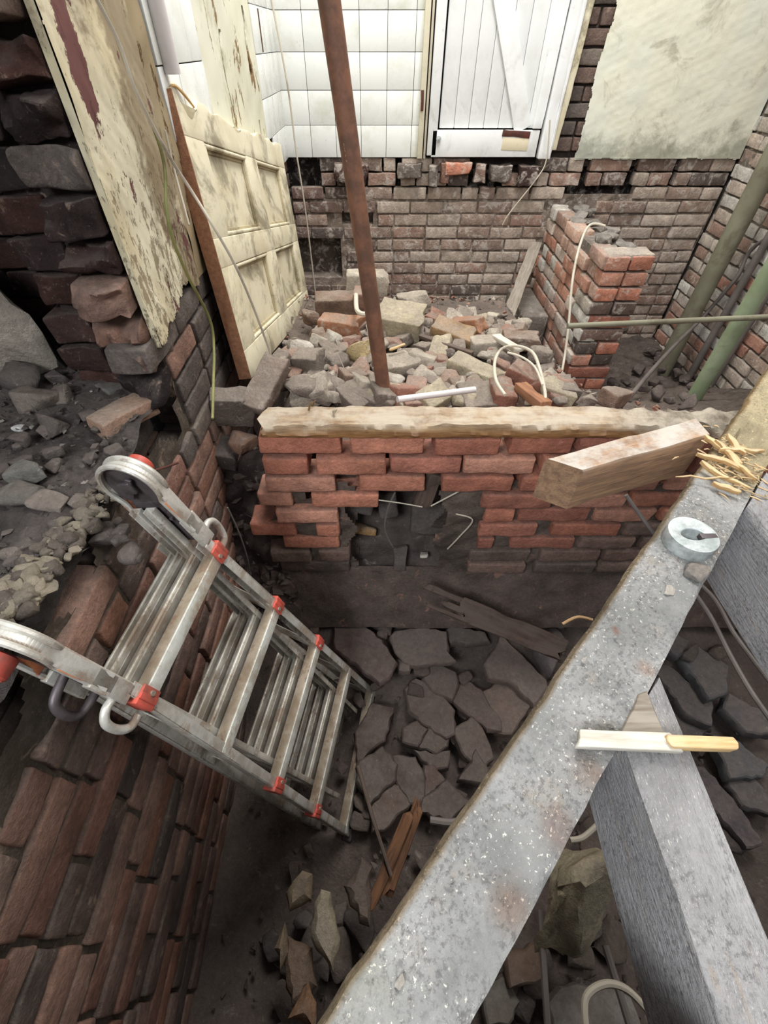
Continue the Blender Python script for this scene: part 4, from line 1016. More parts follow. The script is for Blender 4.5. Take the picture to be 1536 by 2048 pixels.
# left slump between the low wall and the left wall
for i, (x, y, d, c, lab) in enumerate([(420, 900, (.2, .1, .07), 'dgrey', 'dark brick in the slump left of the low wall, upper one'), (490, 880, (.12, .1, .08), 'brown', 'brown brick end beside the left end of the low wall'), (415, 960, (.12, .08, .08), 'dgrey', 'dark stone in the slump above the ladder'), (455, 1000, (.11, .08, .04), 'grey', 'thin slate piece in the slump'), (480, 1015, (.035, .03, .02), 'white', 'tiny white chip in the slump above the ladder'), (500, 960, (.1, .09, .06), 'dgrey', 'dark chunk against the low wall end'), (445, 1060, (.12, .09, .06), 'dgrey', 'dark chunk behind the ladder top rail'), (500, 1050, (.10, .08, .05), 'dgrey', 'dark chunk low in the slump'), (395, 1010, (.14, .09, .08), 'brown', 'brown stone hard against the left wall in the slump')]):
    Zs = -.95 - (y - 880) * .0022
    rub('s' if i != 0 else 'b', x, y, d, (g.uniform(0, 90), g.uniform(-25, 25), 10), c, lab, None, Z=Zs, mat=M_rubdark if c != 'white' else M_rub)
mb = MB(); grid(mb, (-.56, 1.25, -.98), (.26, 0, 0), (0, -.35, -.80), 40, 110, lambda P: .02 * nz(P, 18, 91) + .006 * nz(P, 60, 92), lambda V: np.tile(lin((70, 60, 58)), (len(V), 1)))
for i in range(130):
    t = g.uniform(0, 1); s = g.uniform(.012, .05); V, Fc = bmarr(hull(hullpts(g, s * 1.4, s, s * .7, 9))); put(mb, V, Fc, rot(g.uniform(0, 360), g.uniform(-30, 30)), (g.uniform(-.54, -.33), 1.25 - .35 * t, -.97 - .80 * t), lin((104, 90, 82)) * g.uniform(.5, 1.1))
tag(mb.build('slumped_debris', M_rubdark, smooth=30), 'slope of dark debris between the left wall and the low wall', 'debris', kind='stuff')

# ash and soil on the broken wall top
g = np.random.default_rng(101); mb = MB()
grid(mb, (-1.45, -.6, 0), (.87, 0, 0), (0, 1.9, 0), 150, 300, lambda P: vash(P[..., 0], P[..., 1]) + .010 * nz(P, 20, 102) + .005 * nz(P, 75, 103), lambda V: np.tile(lin((98, 90, 86)), (len(V), 1)) * (1 + .25 * nz(V, 30, 104))[:, None])
for i in range(1500):
    X, Y = g.uniform(-1.3, -.60), g.uniform(.1, 1.25); s = g.uniform(.004, .018) ; V, Fc = bmarr(hull(hullpts(g, s * 1.3, s, s * .7, 7))); put(mb, V, Fc, rot(g.uniform(0, 360)), (X, Y, ash(X, Y) + g.uniform(-.004, .012)), lin((120, 112, 106) if g.random() < .93 else (200, 192, 180)) * g.uniform(.5, 1.15))
tag(mb.build('ash_heap', M_ash, smooth=30), 'dark ash and soil spread on the broken wall top and recess floor', 'ash', kind='stuff')
def ars(x, y, d, c, lab, yaw=0, mat=None, kind='s'):
    return rub(kind, x, y, d, (yaw, g.uniform(-8, 8), 0), c, lab, d[2] * .28, surf=ash, mat=mat or M_rubdark)
ars(60, 945, (.11, .08, .06), (120, 118, 112), 'greenish grey stone at the left edge of the ash heap, lower of two', 10)
ars(40, 985, (.10, .08, .05), (110, 106, 100), 'grey stone just under the greenish one at the left edge')
ars(100, 850, (.08, .07, .06), 'dgrey', 'dark stone standing beside the white shard')
ars(75, 800, (.13, .09, .07), 'grey', 'broad grey stone at the back of the ash heap')
ars(120, 790, (.07, .06, .05), 'grey', 'grey stone right of the broad one at the back of the ash')
ars(40, 880, (.05, .04, .04), 'dgrey', 'dark little stone left of the white shard')
ars(95, 1005, (.09, .06, .035), 'grey', 'flat grey stone half sunk in the ash')
ars(165, 1005, (.06, .05, .03), 'grey', 'small flat stone right of the half sunk one')
ars(120, 755, (.06, .05, .045), 'dgrey', 'dark stone at the foot of the recess brickwork')
ars(45, 760, (.10, .10, .09), 'dgrey', 'dark lump at the far back of the recess floor')
ars(38, 856, (.030, .018, .015), (240, 240, 236), 'bright white shard lying in the ash', 0, M_rub)
ars(20, 1110, (.05, .04, .03), 'grey', 'grey chip at the left frame edge of the ash')
for i in range(28):
    xa_, ya_, sa_ = g.uniform(0, 270), g.uniform(830, 1150), g.uniform(.02, .045); ars(xa_, ya_, tuple(sa_ * np.array([1.3, 1, .8])), 'dgrey', near(xa_, ya_, AL_, 'little dark ' + ('flat' if sa_ < .033 else 'chunky') + ' stone', ' in the ash'), g.uniform(0, 90)); bpy.context.scene.collection.objects[-1]['group'] = 'small stones in the ash'
mb = MB(); V, Fc = stone(g, .28, .20, .42, 2, 18, .012); P = PZ(15, 660, -.50); put(mb, V, Fc, rot(20), P + [-.05, 0, -.02], lin((168, 158, 146)))
tag(mb.build('stone_lump', M_rub), 'tall whitish stone lump standing at the far left of the recess', 'rubble')
# bricks perched at the break
g = np.random.default_rng(111)
for (x, y, L, c, lab, yaw) in [(245, 832, .15, (176, 144, 124), 'pale pink brick lying aslant on the broken wall edge', 62), (195, 770, .16, (104, 84, 84), 'dark purplish brick at the foot of the pillar break', 20), (255, 770, .15, (120, 116, 110), 'grey brick slumped below the limewashed pillar', 60)]:
    mb = MB(); P = PZ(x, y, -.655); brick(mb, P, L, .065, .05, rot(yaw, 4, 4), g, lin(c), rough=.003, n=(7, 3, 3), broken=.008); tag(mb.build('broken_brick', M_rubdark if c[0] < 150 else M_rub), lab, 'brick')
mb = MB(); tube(mb, [PZ(292, 945, -.70), PZ(330, 935, -.69), PZ(357, 925, -.69)], [.002, .003, .003], 8); tag(mb.build('rusty_nail', M_rust), 'rusty nail poking out above the red ladder knob', 'nail')

# pit slabs
g = np.random.default_rng(121)
def S(o, sc_, pts): return [(o[0] + a / sc_, o[1] + b / sc_) for a, b in pts]
o1, o2, o3, o4 = (600, 1150), (1000, 1250), (500, 1600), (900, 1600)
slabs = [
    (S(o1, 2.56, [(480, 310), (500, 290), (640, 275), (735, 300), (740, 390), (775, 430), (600, 450), (540, 430), (500, 390)]), 'pale grey-brown slab nearest the low wall in the pit', (128, 114, 106)),
    (S(o1, 2.56, [(180, 220), (290, 230), (380, 300), (440, 370), (480, 440), (440, 520), (400, 540), (200, 380)]), 'large dark slab at the pit corner above the ladder foot', (96, 80, 76)),
    (S(o1, 2.56, [(550, 590), (600, 540), (660, 560), (740, 640), (780, 690), (780, 800), (740, 820), (640, 760), (570, 690)]), 'long slab lying in the middle of the pit', (112, 98, 92)),
    (S(o1, 2.56, [(660, 480), (720, 465), (790, 500), (800, 560), (775, 630), (700, 600), (640, 530)]), 'rounded slab above the long middle slab', (110, 96, 90)),
    (S(o1, 2.56, [(800, 560), (860, 545), (930, 590), (960, 650), (1020, 740), (1020, 790), (950, 780), (860, 710), (790, 650)]), 'slab right of the long middle slab', (108, 92, 86)),
    (S(o1, 2.56, [(960, 460), (1040, 330), (1100, 390), (1250, 530), (1255, 560), (1190, 640), (1090, 540), (980, 520)]), 'smooth pale board-like slab tilted under the splintered plank', (138, 122, 114)),
    (S(o1, 2.56, [(945, 600), (1060, 530), (1100, 560), (1180, 650), (1080, 800), (1010, 790), (960, 680)]), 'rough pinkish stone beside the diagonal beam in the pit', (134, 116, 106)),
    (S(o1, 2.56, [(790, 800), (880, 740), (930, 790), (985, 930), (920, 990), (850, 920)]), 'slab with pinkish left edge below the pit centre', (114, 100, 92)),
    (S(o1, 2.56, [(370, 670), (470, 690), (430, 840), (300, 940), (290, 800)]), 'dark slab just right of the ladder foot', (88, 74, 70)),
    (S(o1, 2.56, [(600, 870), (660, 790), (760, 830), (750, 870), (700, 910)]), 'small slab with a pale broken edge', (104, 92, 86)),
    (S(o1, 2.56, [(590, 895), (700, 915), (760, 900), (750, 980), (670, 985)]), 'small slab under the pale-edged one', (96, 86, 80)),
    (S(o1, 2.56, [(310, 960), (420, 890), (490, 970), (480, 1040), (360, 1160), (300, 1050)]), 'olive-grey slab beside the thin stick', (92, 82, 76)),
    (S(o1, 2.56, [(480, 930), (590, 940), (630, 1020), (630, 1150), (560, 1160), (500, 1060)]), 'dark slab right of the olive-grey one', (84, 74, 70)),
    (S(o1, 2.56, [(370, 1190), (460, 1070), (540, 1090), (560, 1170), (430, 1300), (380, 1300)]), 'brownish slab above the orange splintered wood', (98, 84, 76)),
    (S(o1, 2.56, [(640, 980), (690, 980), (740, 1050), (640, 1140)]), 'narrow reddish slab piece', (98, 80, 74)),
    (S(o1, 2.56, [(640, 1140), (750, 1060), (860, 1160), (770, 1250), (630, 1210)]), 'dark slab tucked against the diagonal beam', (90, 80, 76)),
    (S(o1, 2.56, [(530, 780), (600, 750), (650, 790), (600, 870), (530, 850)]), 'dark squarish stone left of the pale-edged slab', (92, 78, 74)),
    (S(o1, 2.56, [(1190, 270), (1310, 280), (1370, 340), (1290, 480), (1230, 400)]), 'grey slab between splintered plank and diagonal beam', (122, 114, 112)),
    (S(o1, 2.56, [(745, 305), (780, 265), (940, 290), (960, 330), (780, 345)]), 'thin slab half under the splintered plank', (110, 98, 92)),
    (S(o1, 2.56, [(500, 430), (560, 430), (560, 485), (510, 480)]), 'little squarish stone below the nearest-wall slab', (134, 118, 110)),
    (S(o1, 2.56, [(318, 200), (395, 195), (395, 230), (330, 237)]), 'little pale stone at the foot of the low wall', (128, 112, 104)),
    (S(o2, 2.866, [(930, 230), (1000, 250), (1200, 430), (1190, 560), (1060, 500), (900, 260)]), 'long slab right of the diagonal beam above the battens', (100, 96, 96)),
    (S(o2, 2.866, [(1060, 190), (1150, 130), (1300, 240), (1290, 380), (1200, 410)]), 'bluish slab crossed by the hanging cables', (98, 98, 100)),
    (S(o2, 2.866, [(1320, 400), (1500, 500), (1560, 620), (1420, 600), (1300, 480)]), 'slab at the right edge under the cable', (102, 98, 98)),
    (S(o2, 2.866, [(1000, 450), (1060, 520), (1180, 600), (1110, 700), (1000, 620)]), 'dark slab just above the fresh batten', (80, 78, 80)),
    (S(o2, 2.866, [(1320, 900), (1450, 870), (1560, 1000), (1540, 1080), (1400, 1030)]), 'grey slab at the right edge below the battens', (90, 86, 86)),
    (S(o2, 2.866, [(1080, 810), (1180, 830), (1350, 1010), (1480, 1230), (1400, 1250), (1150, 950)]), 'long narrow slab along the right joist', (88, 82, 84)),
    (S(o2, 2.866, [(1230, 640), (1350, 660), (1536, 800), (1500, 860), (1330, 870)]), 'blue-tinged slab right of the fresh batten tip', (96, 97, 99)),
    (S(o2, 2.866, [(880, 60), (960, 20), (1080, 90), (1010, 180)]), 'dark stone by the beam under the cable ends', (84, 82, 84)),
    (S(o4, 2.415, [(500, 1000), (560, 920), (720, 900), (850, 960), (900, 1110), (520, 1110)]), 'pale flat slab at the bottom between beam and joist', (150, 146, 140)),
    (S(o4, 2.415, [(280, 760), (420, 700), (440, 860), (300, 900)]), 'brown stone beside the lower end of the beam', (120, 100, 86)),
    (S(o4, 2.415, [(170, 960), (280, 860), (330, 980), (280, 1082), (190, 1082)]), 'grey block at the bottom edge right of the beam', (122, 118, 110)),
    (S(o1, 2.56, [(880, 960), (900, 900), (960, 1000), (930, 1060), (820, 1040)]), 'thin shard beside the beam edge', (100, 88, 82)),
]
for i, (pl, lab, c) in enumerate(slabs):
    lift = g.uniform(0, .035); cx = np.mean([p[0] for p in pl]); cy = np.mean([p[1] for p in pl]); c0 = onsurf(cx, cy, pit, .04 + lift); Z = c0[2]
    P = [PZ(cx + (x - cx) * 1.13, cy + (y - cy) * 1.13, Z)[:2] for x, y in pl]; mb = MB()
    prism(mb, P, Z, g.uniform(.035, .06), g, (g.uniform(-.10, .10), g.uniform(-.10, .10)), lin(c), jag=.005, bev=.006)
    tag(mb.build('stone_slab', M_slab, smooth=30), lab, 'slab')
# sloping stones seen through the gap and beneath the ladder
def pstone(o, s_, pts, lab, c, Z, th, mat=M_rub, tilt=(0, 0)):
    pl = S(o, s_, pts); P = [PZ(x, y, Z)[:2] for x, y in pl]; mb = MB(); prism(mb, P, Z, th, g, tilt, lin(c), jag=.006, bev=.015)
    return tag(mb.build('rubble_stone', mat, smooth=40), lab, 'rubble')
rub('s', 1180, 1775, (.27, .18, .30), (60, 8, 0), (222, 210, 180), 'big sandy yellow stone in the gap between beam and joist', Z=-1.38, mat=M_rub)
pstone(o3, 2.56, [(490, 440), (570, 290), (620, 350), (610, 640), (560, 620)], 'grey-brown upright shard below the ladder foot', (112, 98, 88), -1.66, .06, M_rubdark)
pstone(o3, 2.56, [(310, 700), (330, 520), (360, 470), (410, 470), (450, 700), (420, 870), (370, 800)], 'cream elongated stone at the bottom of the pit', (176, 164, 140), -1.64, .07, M_rub)
pstone(o3, 2.56, [(190, 470), (260, 370), (310, 380), (300, 500), (200, 560)], 'tan lump left of the cream elongated stone', (146, 130, 106), -1.66, .07, M_rubdark)
pstone(o3, 2.56, [(200, 1120), (290, 940), (330, 1050), (325, 1180)], 'pointed brown shard at the bottom edge', (150, 116, 88), -1.6, .05, M_rubdark)
pstone(o3, 2.56, [(120, 760), (170, 640), (190, 780), (150, 860)], 'small tan stone at the dark left edge of the rubble', (140, 122, 100), -1.68, .05, M_rubdark)
pstone(o3, 2.56, [(190, 700), (310, 760), (330, 950), (210, 1060), (180, 900)], 'brown slab at the bottom left of the pit', (118, 98, 82), -1.70, .05, M_rubdark)
for i in range(60):
    x, y = g.uniform(560, 1180), g.uniform(1200, 1760); s = g.uniform(.03, .07)
    rub('s', x, y, (s * 1.4, s, s * .7), (g.uniform(0, 180), 0, 0), [(104, 92, 86), (92, 80, 76), (116, 100, 92)][g.integers(3)], near(x, y, PL_, 'little ' + ('dusty' if s < .05 else 'thick') + ' brown stone', ''), .01, surf=pit, mat=M_rubdark, group='small stones in the pit')
for i in range(50):
    x, y = [(g.uniform(1290, 1536), g.uniform(1180, 1700)), (g.uniform(540, 760), g.uniform(1700, 2040)), (g.uniform(1000, 1230), g.uniform(1850, 2048))][i % 3]; s = g.uniform(.05, .11)
    if onsurf(x, y, pit, .01)[1] > .85: continue
    rub('s', x, y, (s * 1.4, s, s * .6), (g.uniform(0, 180), 0, 0), [(98, 92, 90), (84, 78, 76), (112, 102, 94)][g.integers(3)], near(x, y, PL_, 'dusty ' + ('small' if s < .08 else 'big') + ' stone', ''), .01, surf=pit, mat=M_rubdark, group='stones at the pit rim')
mb = MB()
for i in range(500):
    X, Y = g.uniform(-.5, 1.3), g.uniform(-.3, .95); s = g.uniform(.006, .024); V, Fc = bmarr(hull(hullpts(g, s * 1.4, s, s * .7, 7))); put(mb, V, Fc, rot(g.uniform(0, 360)), (X, Y, pit(X, Y) - .035 + g.uniform(0, .02)), lin((116, 104, 96)) * g.uniform(.6, 1.1))
tag(mb.build('pit_gravel', M_rubdark, smooth=0), 'crumbled mortar and grit on the pit floor', 'gravel', kind='stuff')
# stones in the bank within the opening
for (x, y, d, c, lab, yaw) in [(800, 1115, (.05, .03, .10), 'dgrey', 'dark upright stone at the sill of the wall opening', 0), (722, 1056, (.13, .04, .04), 'ochre', 'ochre brick sliver with white end in the wall opening', -14), (715, 1008, (.12, .05, .07), 'dgrey', 'dark brick at the upper left inside the opening', -10), (860, 1035, (.15, .05, .12), 'dgrey', 'large dark block inside the opening', 0), (775, 1010, (.07, .05, .10), 'dgrey', 'dark block left of the hanging timber in the opening', 5), (850, 1107, (.03, .02, .014), 'white', 'white chip on the sill of the opening', 0)]:
    P = PY(x, y, 1.14 if d[0] > .06 else 1.07); mb = MB(); V, Fc = rbox(*d, .012 if min(d) > .03 else .004, (4, 3, 3)); V = V + .004 * nz(V, 40, int(x))[:, None]; put(mb, V, Fc, rot(yaw * .2, -yaw, -25), P, lin(COL[c]))
    tag(mb.build('rubble_stone', M_rubdark if c == 'dgrey' else M_rub), lab, 'rubble')

# loose timbers
def tim(p, q, wd, ht, mat, lab, name='loose_timber', seed=2, rag=.004, up=(0, 0, 1), rough=.002):
    mb = MB(); beam(mb, p, q, wd, ht, up, rag=rag, seed=seed, rough=rough, seg=.015, r=min(.004, ht / 3)); return tag(mb.build(name, mat), lab, 'timber')
tim(PY(1072, 488, YB - .12), PZ(1008, 655, -1.18), .075, .03, M_wood_grey, 'grey plank leaning on the back wall beside the partition', 'leaning_plank', 3, up=(-.4, -1, .3))
tim(PY(868, 945, 1.07), PY(843, 1010, 1.05), .03, .055, M_wood_dark, 'dark timber stub hanging through the top of the wall opening', 'timber_stub', 4, up=(1, 0, 0))
tim(PY(900, 985, 1.2), PY(948, 1005, 1.16), .03, .02, M_wood_grey, 'grey lath end inside the wall opening at right', 'lath', 5)
mb = MB(); A_, B_ = PZ(850, 1188, -1.42), PZ(1125, 1300, -1.66); ax = (B_ - A_); up_ = np.array([.1, -.55, .8]); sd_ = np.cross(up_, ax); sd_ /= np.linalg.norm(sd_)
beam(mb, A_ + ax * .24, B_, .088, .03, up_, rag=.02, seed=6, rough=.002, seg=.015)
for k_, (o_, st, wd_) in enumerate([(.030, .0, .026), (-.006, .12, .020), (-.034, .04, .016)]): beam(mb, A_ + ax * st + sd_ * o_, A_ + ax * .3 + sd_ * o_, wd_, .026, up_, rag=.015, seed=20 + k_, rough=.003, seg=.012)
tag(mb.build('splintered_plank', M_wood_dark), 'dark splintered plank sloping down into the pit', 'timber')
tim(PZ(1040, 700, -.82), PZ(992, 672, -.86), .05, .02, M_wood_white, 'white painted batten lying inside the wire loop', 'batten', 7)
tim(PZ(840, 668 + 5, -.88), PZ(945, 708, -.86), .022, .02, M_wood_dark, 'dark lath lying across the heap right of the pole', 'lath', 8)
tim(PZ(1040, 772, -.83), PZ(1092, 812, -.78), .045, .03, M_wood_edge, 'brown cut plank end behind the plate beneath the wire loop', 'plank_end', 9)
tim(PZ(812, 688, -.82), PZ(778, 700, -.82), .012, .012, M_wood_fresh, 'short pale stick touching the pole foot', 'stick', 10)
tim(PZ(838, 1608, -1.62), PZ(775, 1790, -1.70), .035, .02, M_wood_orange, 'orange-brown rotten board standing in the pit beside the beam', 'rotten_board', 11, rag=.02)
tim(PZ(815, 1640, -1.62), PZ(748, 1800, -1.70), .03, .02, M_wood_orange, 'narrower orange-brown rotten board left of its twin', 'rotten_board', 12, rag=.02)
mb = MB(); tube(mb, [PZ(716, 1532, -1.60), PZ(745, 1635, -1.60), PZ(782, 1750, -1.66)], [.006, .006, .006], 8); tag(mb.build('thin_stick', M_wood_dark), 'thin brown stick standing right of the ladder foot', 'stick')
mb = MB(); a, b = PZ(795, 812, -.765), PZ(948, 787, -.80); tube(mb, [a + [0, .02, .01], b + [0, 0, .015]], .010, 12); tag(mb.build('plastic_tube', M_pipewhite), 'white tube lying behind the middle of the timber plate', 'tube')
mb = MB(); a, b = PZ(1080, 1820, -1.5), PZ(1096, 2060, -1.5); tube(mb, [a, b], .008, 8); tag(mb.build('thin_rod', M_wire_g), 'thin straight rod in the gap, left of the cable loop', 'rod')
mb = MB(); a, b = PZ(1210, 1890, -1.5), PZ(1262, 2060, -1.5); tube(mb, [a, b], .009, 8); tag(mb.build('thin_rod', M_wire_g), 'thin straight rod in the gap, beside the joist', 'rod')

# cables
def cable(pts, r, mat, lab, name='cable', n=8):
    mb = MB(); tube(mb, pts, r, n, smooth_n=6); return tag(mb.build(name, mat), lab, 'cable')
xc = -.50
cable([PX(x, y, xc) for x, y in [(165, -60), (196, 0), (233, 75), (271, 180), (308, 258), (329, 333), (333, 417), (346, 479), (375, 550), (420, 640), (428, 700)]] + [PX(427, 760, -.47), PX(425, 837, -.45)], .0042, M_wire_y, 'green-yellow cable hanging down the left wall from the pillar')
cable([PX(150, -80, -.49), PX(233, 75, -.485), PX(275, 190, -.485), PX(340, 315, -.48), PX(385, 385, -.46), PX(425, 450, -.42), PX(470, 530, -.395), PX(505, 610, -.385), PX(535, 690, -.375), PX(545, 720, -.37), PX(562, 745, -.35)], .0038, M_wire_w, 'pale cable running down across the leaning door to its near corner')
cable([PX(330, 260, -.52), PX(350, 345, -.52), PX(378, 450, -.50)], .003, M_wire_w, 'short white wire behind the left edge of the leaning door')
cable([PY(543, 0, 3.3), PY(575, 170, 3.3), PY(592, 300, 3.3), PY(612, 430, 3.3), PY(632, 597, 3.3)], .005, M_wire_w, 'thin pale cable hanging behind the leaning door at the tiled corner')
cable([PY(1100, 240, YB - .10), PY(1093, 318, YB - .10), PY(1075, 355, YB - .10), PY(1020, 425, YB - .10), PY(1005, 450, YB - .09)], .004, M_wire_w, 'thin pale cable drooping from the white door frame')
cable([PY(1210, 452, 2.66) , PY(1180, 450, 2.66), PY(1160, 490, 2.60), PY(1145, 560, 2.42), PY(1137, 652, 2.3), PY(1128, 720, 2.2), PY(1115, 785, 2.0)], .0065, M_wire_w, 'cream cable looped over the top of the brick partition')
cable([PZ(x, y, -.78) for x, y in [(1010, 790), (992, 760), (990, 722), (1005, 697), (1035, 692), (1065, 705), (1080, 740), (1090, 785), (1090, 808)]], .0055, M_wire_w, 'cream cable loop standing at the right of the heap')
cable([PZ(x, y, -.775) for x, y in [(1015, 705), (1045, 715), (1070, 735), (1085, 770)]], .004, M_wire_w, 'second thinner strand inside the cream cable loop')
cable([PZ(x, y, -.79) for x, y in [(712, 590), (714, 620), (728, 628), (740, 622)]], .010, M_wire_w, 'grey hose end curling beside the pinkish brick')
cable([PY(x, y, 1.03) for x, y in [(757, 1000), (800, 1006), (845, 1014)]], .0022, M_wire_w, 'thin white wire across the wall opening, left half')
cable([PY(x, y, 1.02) for x, y in [(862, 1012), (900, 992), (938, 972)]], .0026, M_wire_w, 'white wire rising right from the hanging timber stub')
cable([PY(x, y, 1.03) for x, y in [(912, 1028), (945, 1040), (920, 1072), (895, 1098)]], .0028, M_wire_w, 'bent white wire at the right side of the wall opening')
cable([PY(x, y, 1.04) for x, y in [(790, 985), (775, 1020), (770, 1060), (786, 1095)]], .0035, M_wire_g, 'grey curved wire hanging in the middle of the opening')
cable([PZ(1392, 1190, -1.05), PZ(1425, 1240, -1.08), PZ(1460, 1310, -1.08), PZ(1500, 1380, -1.08), PZ(1545, 1445, -1.08)], .006, M_wire_g, 'grey cable hanging below the right joist, left strand')
cable([PZ(1340, 1120, -1.02), PZ(1422, 1190, -1.05), PZ(1470, 1270, -1.05), PZ(1545, 1370, -1.05)], .0055, M_wire_g, 'grey cable hanging below the right joist, right strand')
cable([PZ(1252, 990, -.80), PZ(1280, 1030, -.84), PZ(1308, 1068, -.86), PZ(1340, 1100, -.88)], .005, M_wire_g, 'brown cable stub under the mitred timber block')
cable([PZ(1185, 1240, -.75), PZ(1155, 1234, -.75), PZ(1125, 1248, -.76)], .003, M_wood_rot, 'frayed root-like strand poking out left of the diagonal beam', 'strand')
cable([PZ(x, y, -1.35) for x, y in [(1172, 2060), (1172, 1995), (1210, 1968), (1255, 1980), (1300, 2030), (1310, 2070)]], .007, M_wire_w, 'pale hose loop at the bottom between beam and joist')
cable([PZ(x, y, -1.25) for x, y in [(1140, 1680), (1165, 1675), (1195, 1650)]], .006, M_wire_w, 'white plastic strand right of the diagonal beam above the sandy stone')
cable([PY(x, y, 1.0) for x, y in [(455, 1015), (480, 1070), (498, 1130), (500, 1180)]], .003, M_wire_g, 'dark wire hanging behind the ladder at the slump')
cable([PZ(860, 1640, -1.5), PZ(900, 1645, -1.5), PZ(935, 1640, -1.5)], .010, M_wire_g, 'grey hose end beside the beam in the pit')
# white waste pipe on the left wall
mb = MB(); tube(mb, [(XL + .03, 1.60, -.06), (XL + .03, 1.60, 1.6)], .020, 18); tag(mb.build('waste_pipe', M_pipewhite), 'white vertical pipe in front of the left wall tiles', 'pipe')

# ------------------------------------------------------------------ ladder
Ml = np.array([[.193, -.293, .936], [.978, -.017, -.207], [.077, .956, .284]]); Ml /= np.linalg.norm(Ml, axis=0)
ol = np.array([-.397, .459, -.797])
def ll(x, y, z): return ol + Ml @ np.array([x, y, z])
ld = thing('folding_ladder', 'dirty aluminium multi-position folding ladder with red caps standing in the pit', 'ladder', tuple(ll(0, -1.14, -.05)))
def lbox(mb, c, d, M=np.eye(3), r=.002, n=(1, 1, 1), col=(1, 1, 1)):
    V, Fc = rbox(d[0], d[1], d[2], r, n); Lc = V @ np.asarray(M).T + np.array(c); mb.add(Lc @ Ml.T + ol, Fc, col, Lc)
def lbeam(mb, a, b, wd, ht, up=(0, 0, 1), r=.002, col=(1, 1, 1)):
    M, L = frame(a, b, up); V, Fc = rbox(L, wd, ht, r, (6, 1, 1)); Lc = V @ M.T + (np.array(a) + np.array(b)) / 2; mb.add(Lc @ Ml.T + ol, Fc, col, Lc)
W0, WK = .337, .040 / .28
def half(y): return (W0 + WK * (-y)) / 2
def prof(mb, y, z, hw, kind):
    if kind == 0:      # front tread: flat muddy top, bright front lip
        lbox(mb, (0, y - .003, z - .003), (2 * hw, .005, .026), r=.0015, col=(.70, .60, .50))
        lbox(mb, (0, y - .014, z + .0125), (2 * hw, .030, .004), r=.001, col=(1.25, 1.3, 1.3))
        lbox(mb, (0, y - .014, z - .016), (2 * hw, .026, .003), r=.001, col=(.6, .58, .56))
    else:
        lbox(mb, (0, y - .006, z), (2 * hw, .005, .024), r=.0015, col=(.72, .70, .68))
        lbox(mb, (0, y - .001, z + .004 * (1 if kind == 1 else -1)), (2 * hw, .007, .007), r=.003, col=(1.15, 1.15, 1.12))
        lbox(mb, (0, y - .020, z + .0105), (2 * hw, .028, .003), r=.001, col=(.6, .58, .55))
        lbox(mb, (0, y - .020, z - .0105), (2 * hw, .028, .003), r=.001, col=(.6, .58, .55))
LAY = [('outer', 0., True), ('inner', -.040, False), ('inner', -.078, False), ('outer', -.112, True)]
for li, (kind, z, flare) in enumerate(LAY):
    for s in (1, -1):
        mb = MB()
        if flare:
            ytop = .035; lbeam(mb, (s * half(ytop), ytop, z), (s * half(-1.19), -1.19, z), .004, .028, up=(0, 0, 1), r=.001)
            for e in (-.0125, .0125): lbeam(mb, (s * (half(ytop) - .010), ytop, z + e), (s * (half(-1.19) - .010), -1.19, z + e), .024, .003, r=.001)
        else:
            xx = .152 ; lbeam(mb, (s * xx, .16, z), (s * xx, -1.10, z), .004, .026, r=.001)
            for e in (-.0115, .0115): lbeam(mb, (s * (xx - .006), .16, z + e), (s * (xx - .006), -1.10, z + e), .014, .003, r=.001)
            # broad web brace seen beside the rungs
        mb.build('side_rail', M_alu, ld)
    for i in range(5 if flare else 4):
        y = -.28 * i + (0 if flare else .012) * (1 if i else 1)
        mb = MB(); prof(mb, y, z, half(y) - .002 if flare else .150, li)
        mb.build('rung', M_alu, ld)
# triangular gussets
for s in (1, -1):
    for y in (-.28, -.56, -.84, -1.12):
        mb = MB(); lbeam(mb, (s * (half(y) - .012), y - .02, -.012), (s * (half(y + .2) - .012), y + .16, -.088), .003, .03, up=(0, 1, 0)); mb.build('gusset', M_alu, ld)
    mb = MB(); lbeam(mb, (s * (half(-1.15)), -1.15, -.0), (s * half(-1.15), -1.15, -.10), .03, .02); mb.build('foot_brace', M_alu, ld)
    for z in (0, -.098):
        mb = MB(); V, Fc = rbox(.03, .05, .04, .008, (2, 2, 2)); Lc = V + np.array([s * half(-1.2), -1.2, z]); mb.add(Lc @ Ml.T + ol, Fc, (1, 1, 1), Lc); tag(mb.build('rubber_foot', M_darkplate, ld), 'dark rubber foot')
# red clips on the front rails
for s, ys in ((1, (0, -.28, -.56)), (-1, (0, -.56, -.84))):
    for y in ys:
        mb = MB(); sc_ = 1. if y > -.6 else .85
        lbox(mb, (s * (half(y) + .003), y - .006, .002), (.012, .046 * sc_, .038), r=.003); lbox(mb, (s * (half(y) - .010), y - .006, .0175), (.034, .044 * sc_, .006), r=.002); lbox(mb, (s * (half(y) - .008), y - .006, .0205), (.012, .044 * sc_, .004), r=.002)
        p = tag(mb.build('corner_cap', M_red, ld), 'red plastic corner cap')
        mb = MB(); a = ll(s * (half(y) - .018), y - .008, .020); b = a + Ml[:, 2] * .004; tube(mb, [a, b], .005, 12); mb.build('rivet', M_brassy, p)
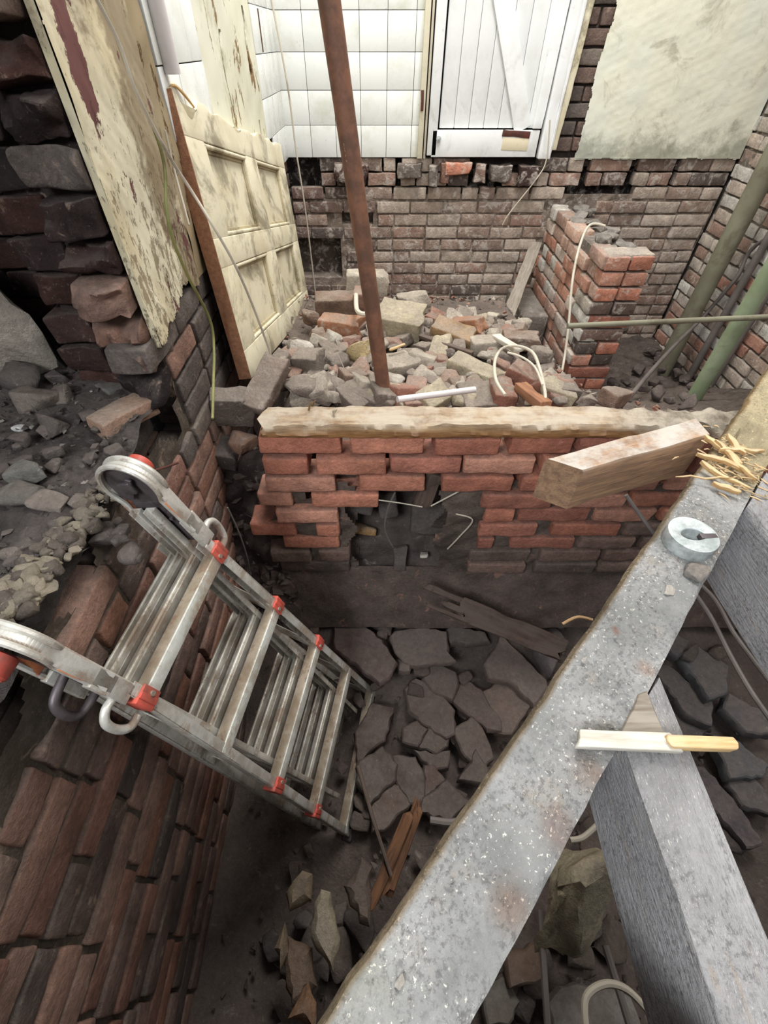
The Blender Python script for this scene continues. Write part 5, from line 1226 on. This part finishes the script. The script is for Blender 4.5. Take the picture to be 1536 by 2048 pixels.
# hinges at the top
for s in (1, -1):
    hw = .165; cy, cz = .215, -.045
    def disc(mb, x0, x1, r, n=40, sq=1.0, cyy=cy, czz=cz):
        a, b = ll(x0, cyy, czz), ll(x1, cyy, czz); tube(mb, [a, b], r, n)
    hg = MB(); disc(hg, s * (hw - .004), s * (hw + .004), .058); h = tag(hg.build('hinge_plate', M_darkplate, ld), 'dark round hinge plate with rivets')
    mb = MB()
    for dd in (-.013, .013):
        P = [ll(s * (hw + dd * .9), cy + .060 * math.sin(t), cz + .060 * math.cos(t)) for t in np.linspace(-.2 * math.pi, 1.2 * math.pi, 30)]
        P = [ll(s * (hw + dd * .9), .08, cz + .055)] + P + [ll(s * (hw + dd * .9), .08, cz - .055)]; tube(mb, P, .0055, 8)
    P = [ll(s * hw, .07, cz + .057)] + [ll(s * hw, cy + .057 * math.sin(t), cz + .057 * math.cos(t)) for t in np.linspace(0, math.pi, 30)] + [ll(s * hw, .07, cz - .057)]
    for a, b in zip(P[:-1], P[1:]):
        M, L = frame(a, b, Ml[:, 0]); V, Fc = rbox(L + .002, .004, .028, .001, (1, 1, 1)); put(mb, V, Fc, M, (a + b) / 2)
    mb.build('hinge_rim', M_alu, h)
    mb = MB(); lbox(mb, (s * (hw - .012), cy, cz), (.006, .06, .012), Ml * 0 + rot(0, 0, 35), r=.002); lbox(mb, (s * (hw - .014), cy + .005, cz), (.01, .03, .03), r=.006); mb.build('hinge_spindle', M_darkplate, h)
    mb = MB()
    for (yy, zz) in [(.14, -.01), (.12, -.02), (.10, -.01), (.12, -.07), (.14, -.08), (.10, -.075), (.10, -.04)]:
        a = ll(s * (hw - .006), yy, zz); b = ll(s * (hw - .011), yy, zz); tube(mb, [a, b], .0045, 8)
    mb.build('rivet', M_darkplate, h)
    mb = MB(); lbox(mb, (s * (hw - .002), .105, cz), (.006, .13, .09), r=.003); mb.build('hinge_arm', M_darkplate, h)
    for zz, m_ in ((cz + .052, M_orange), (cz - .052, M_orange)):
        mb = MB(); lbox(mb, (s * (hw), .150, zz), (.030, .05, .012), r=.003); tag(mb.build('lock_tab', m_, h), 'orange plastic lock tab')
    for dz in (.05, -.05):
        mb = MB(); lbox(mb, (s * (hw + .002), .070, cz + dz), (.034, .085, .018), r=.002); mb.build('rail_sleeve', M_alu, ld)
    mb = MB(); a = ll(s * (hw + .016), cy + .012, cz - .0); b = ll(s * (hw + .050), cy + .012, cz - .0)
    tube(mb, [a, a + (b - a) * .08, a + (b - a) * .9, b], [.022, .026, .026, .022], 28); tag(mb.build('hinge_knob', M_red, ld), 'red round hinge lock knob')
    # J-shaped lock handle outside the rail
    mb = MB(); P = [(s * (half(0) + .006), .045, .0), (s * (half(0) + .030), .050, .0), (s * (half(0) + .048), .035, -.002), (s * (half(0) + .050), .005, -.004), (s * (half(0) + .040), -.02, -.004), (s * (half(0) + .018), -.025, -.004)]
    tube(mb, [ll(*p) for p in P], .008, 10, smooth_n=6); tag(mb.build('lock_handle', M_alu, ld), 'bent metal lock handle')
    if s < 0:
        mb = MB(); P = [(s * (half(0) + .006), .13, -.03), (s * (half(0) + .045), .12, -.03), (s * (half(0) + .055), .09, -.03), (s * (half(0) + .045), .065, -.03), (s * (half(0) + .01), .06, -.03)]
        tube(mb, [ll(*p) for p in P], .008, 10, smooth_n=6); tag(mb.build('lock_handle', M_darkplate, ld), 'dark bent lock handle')
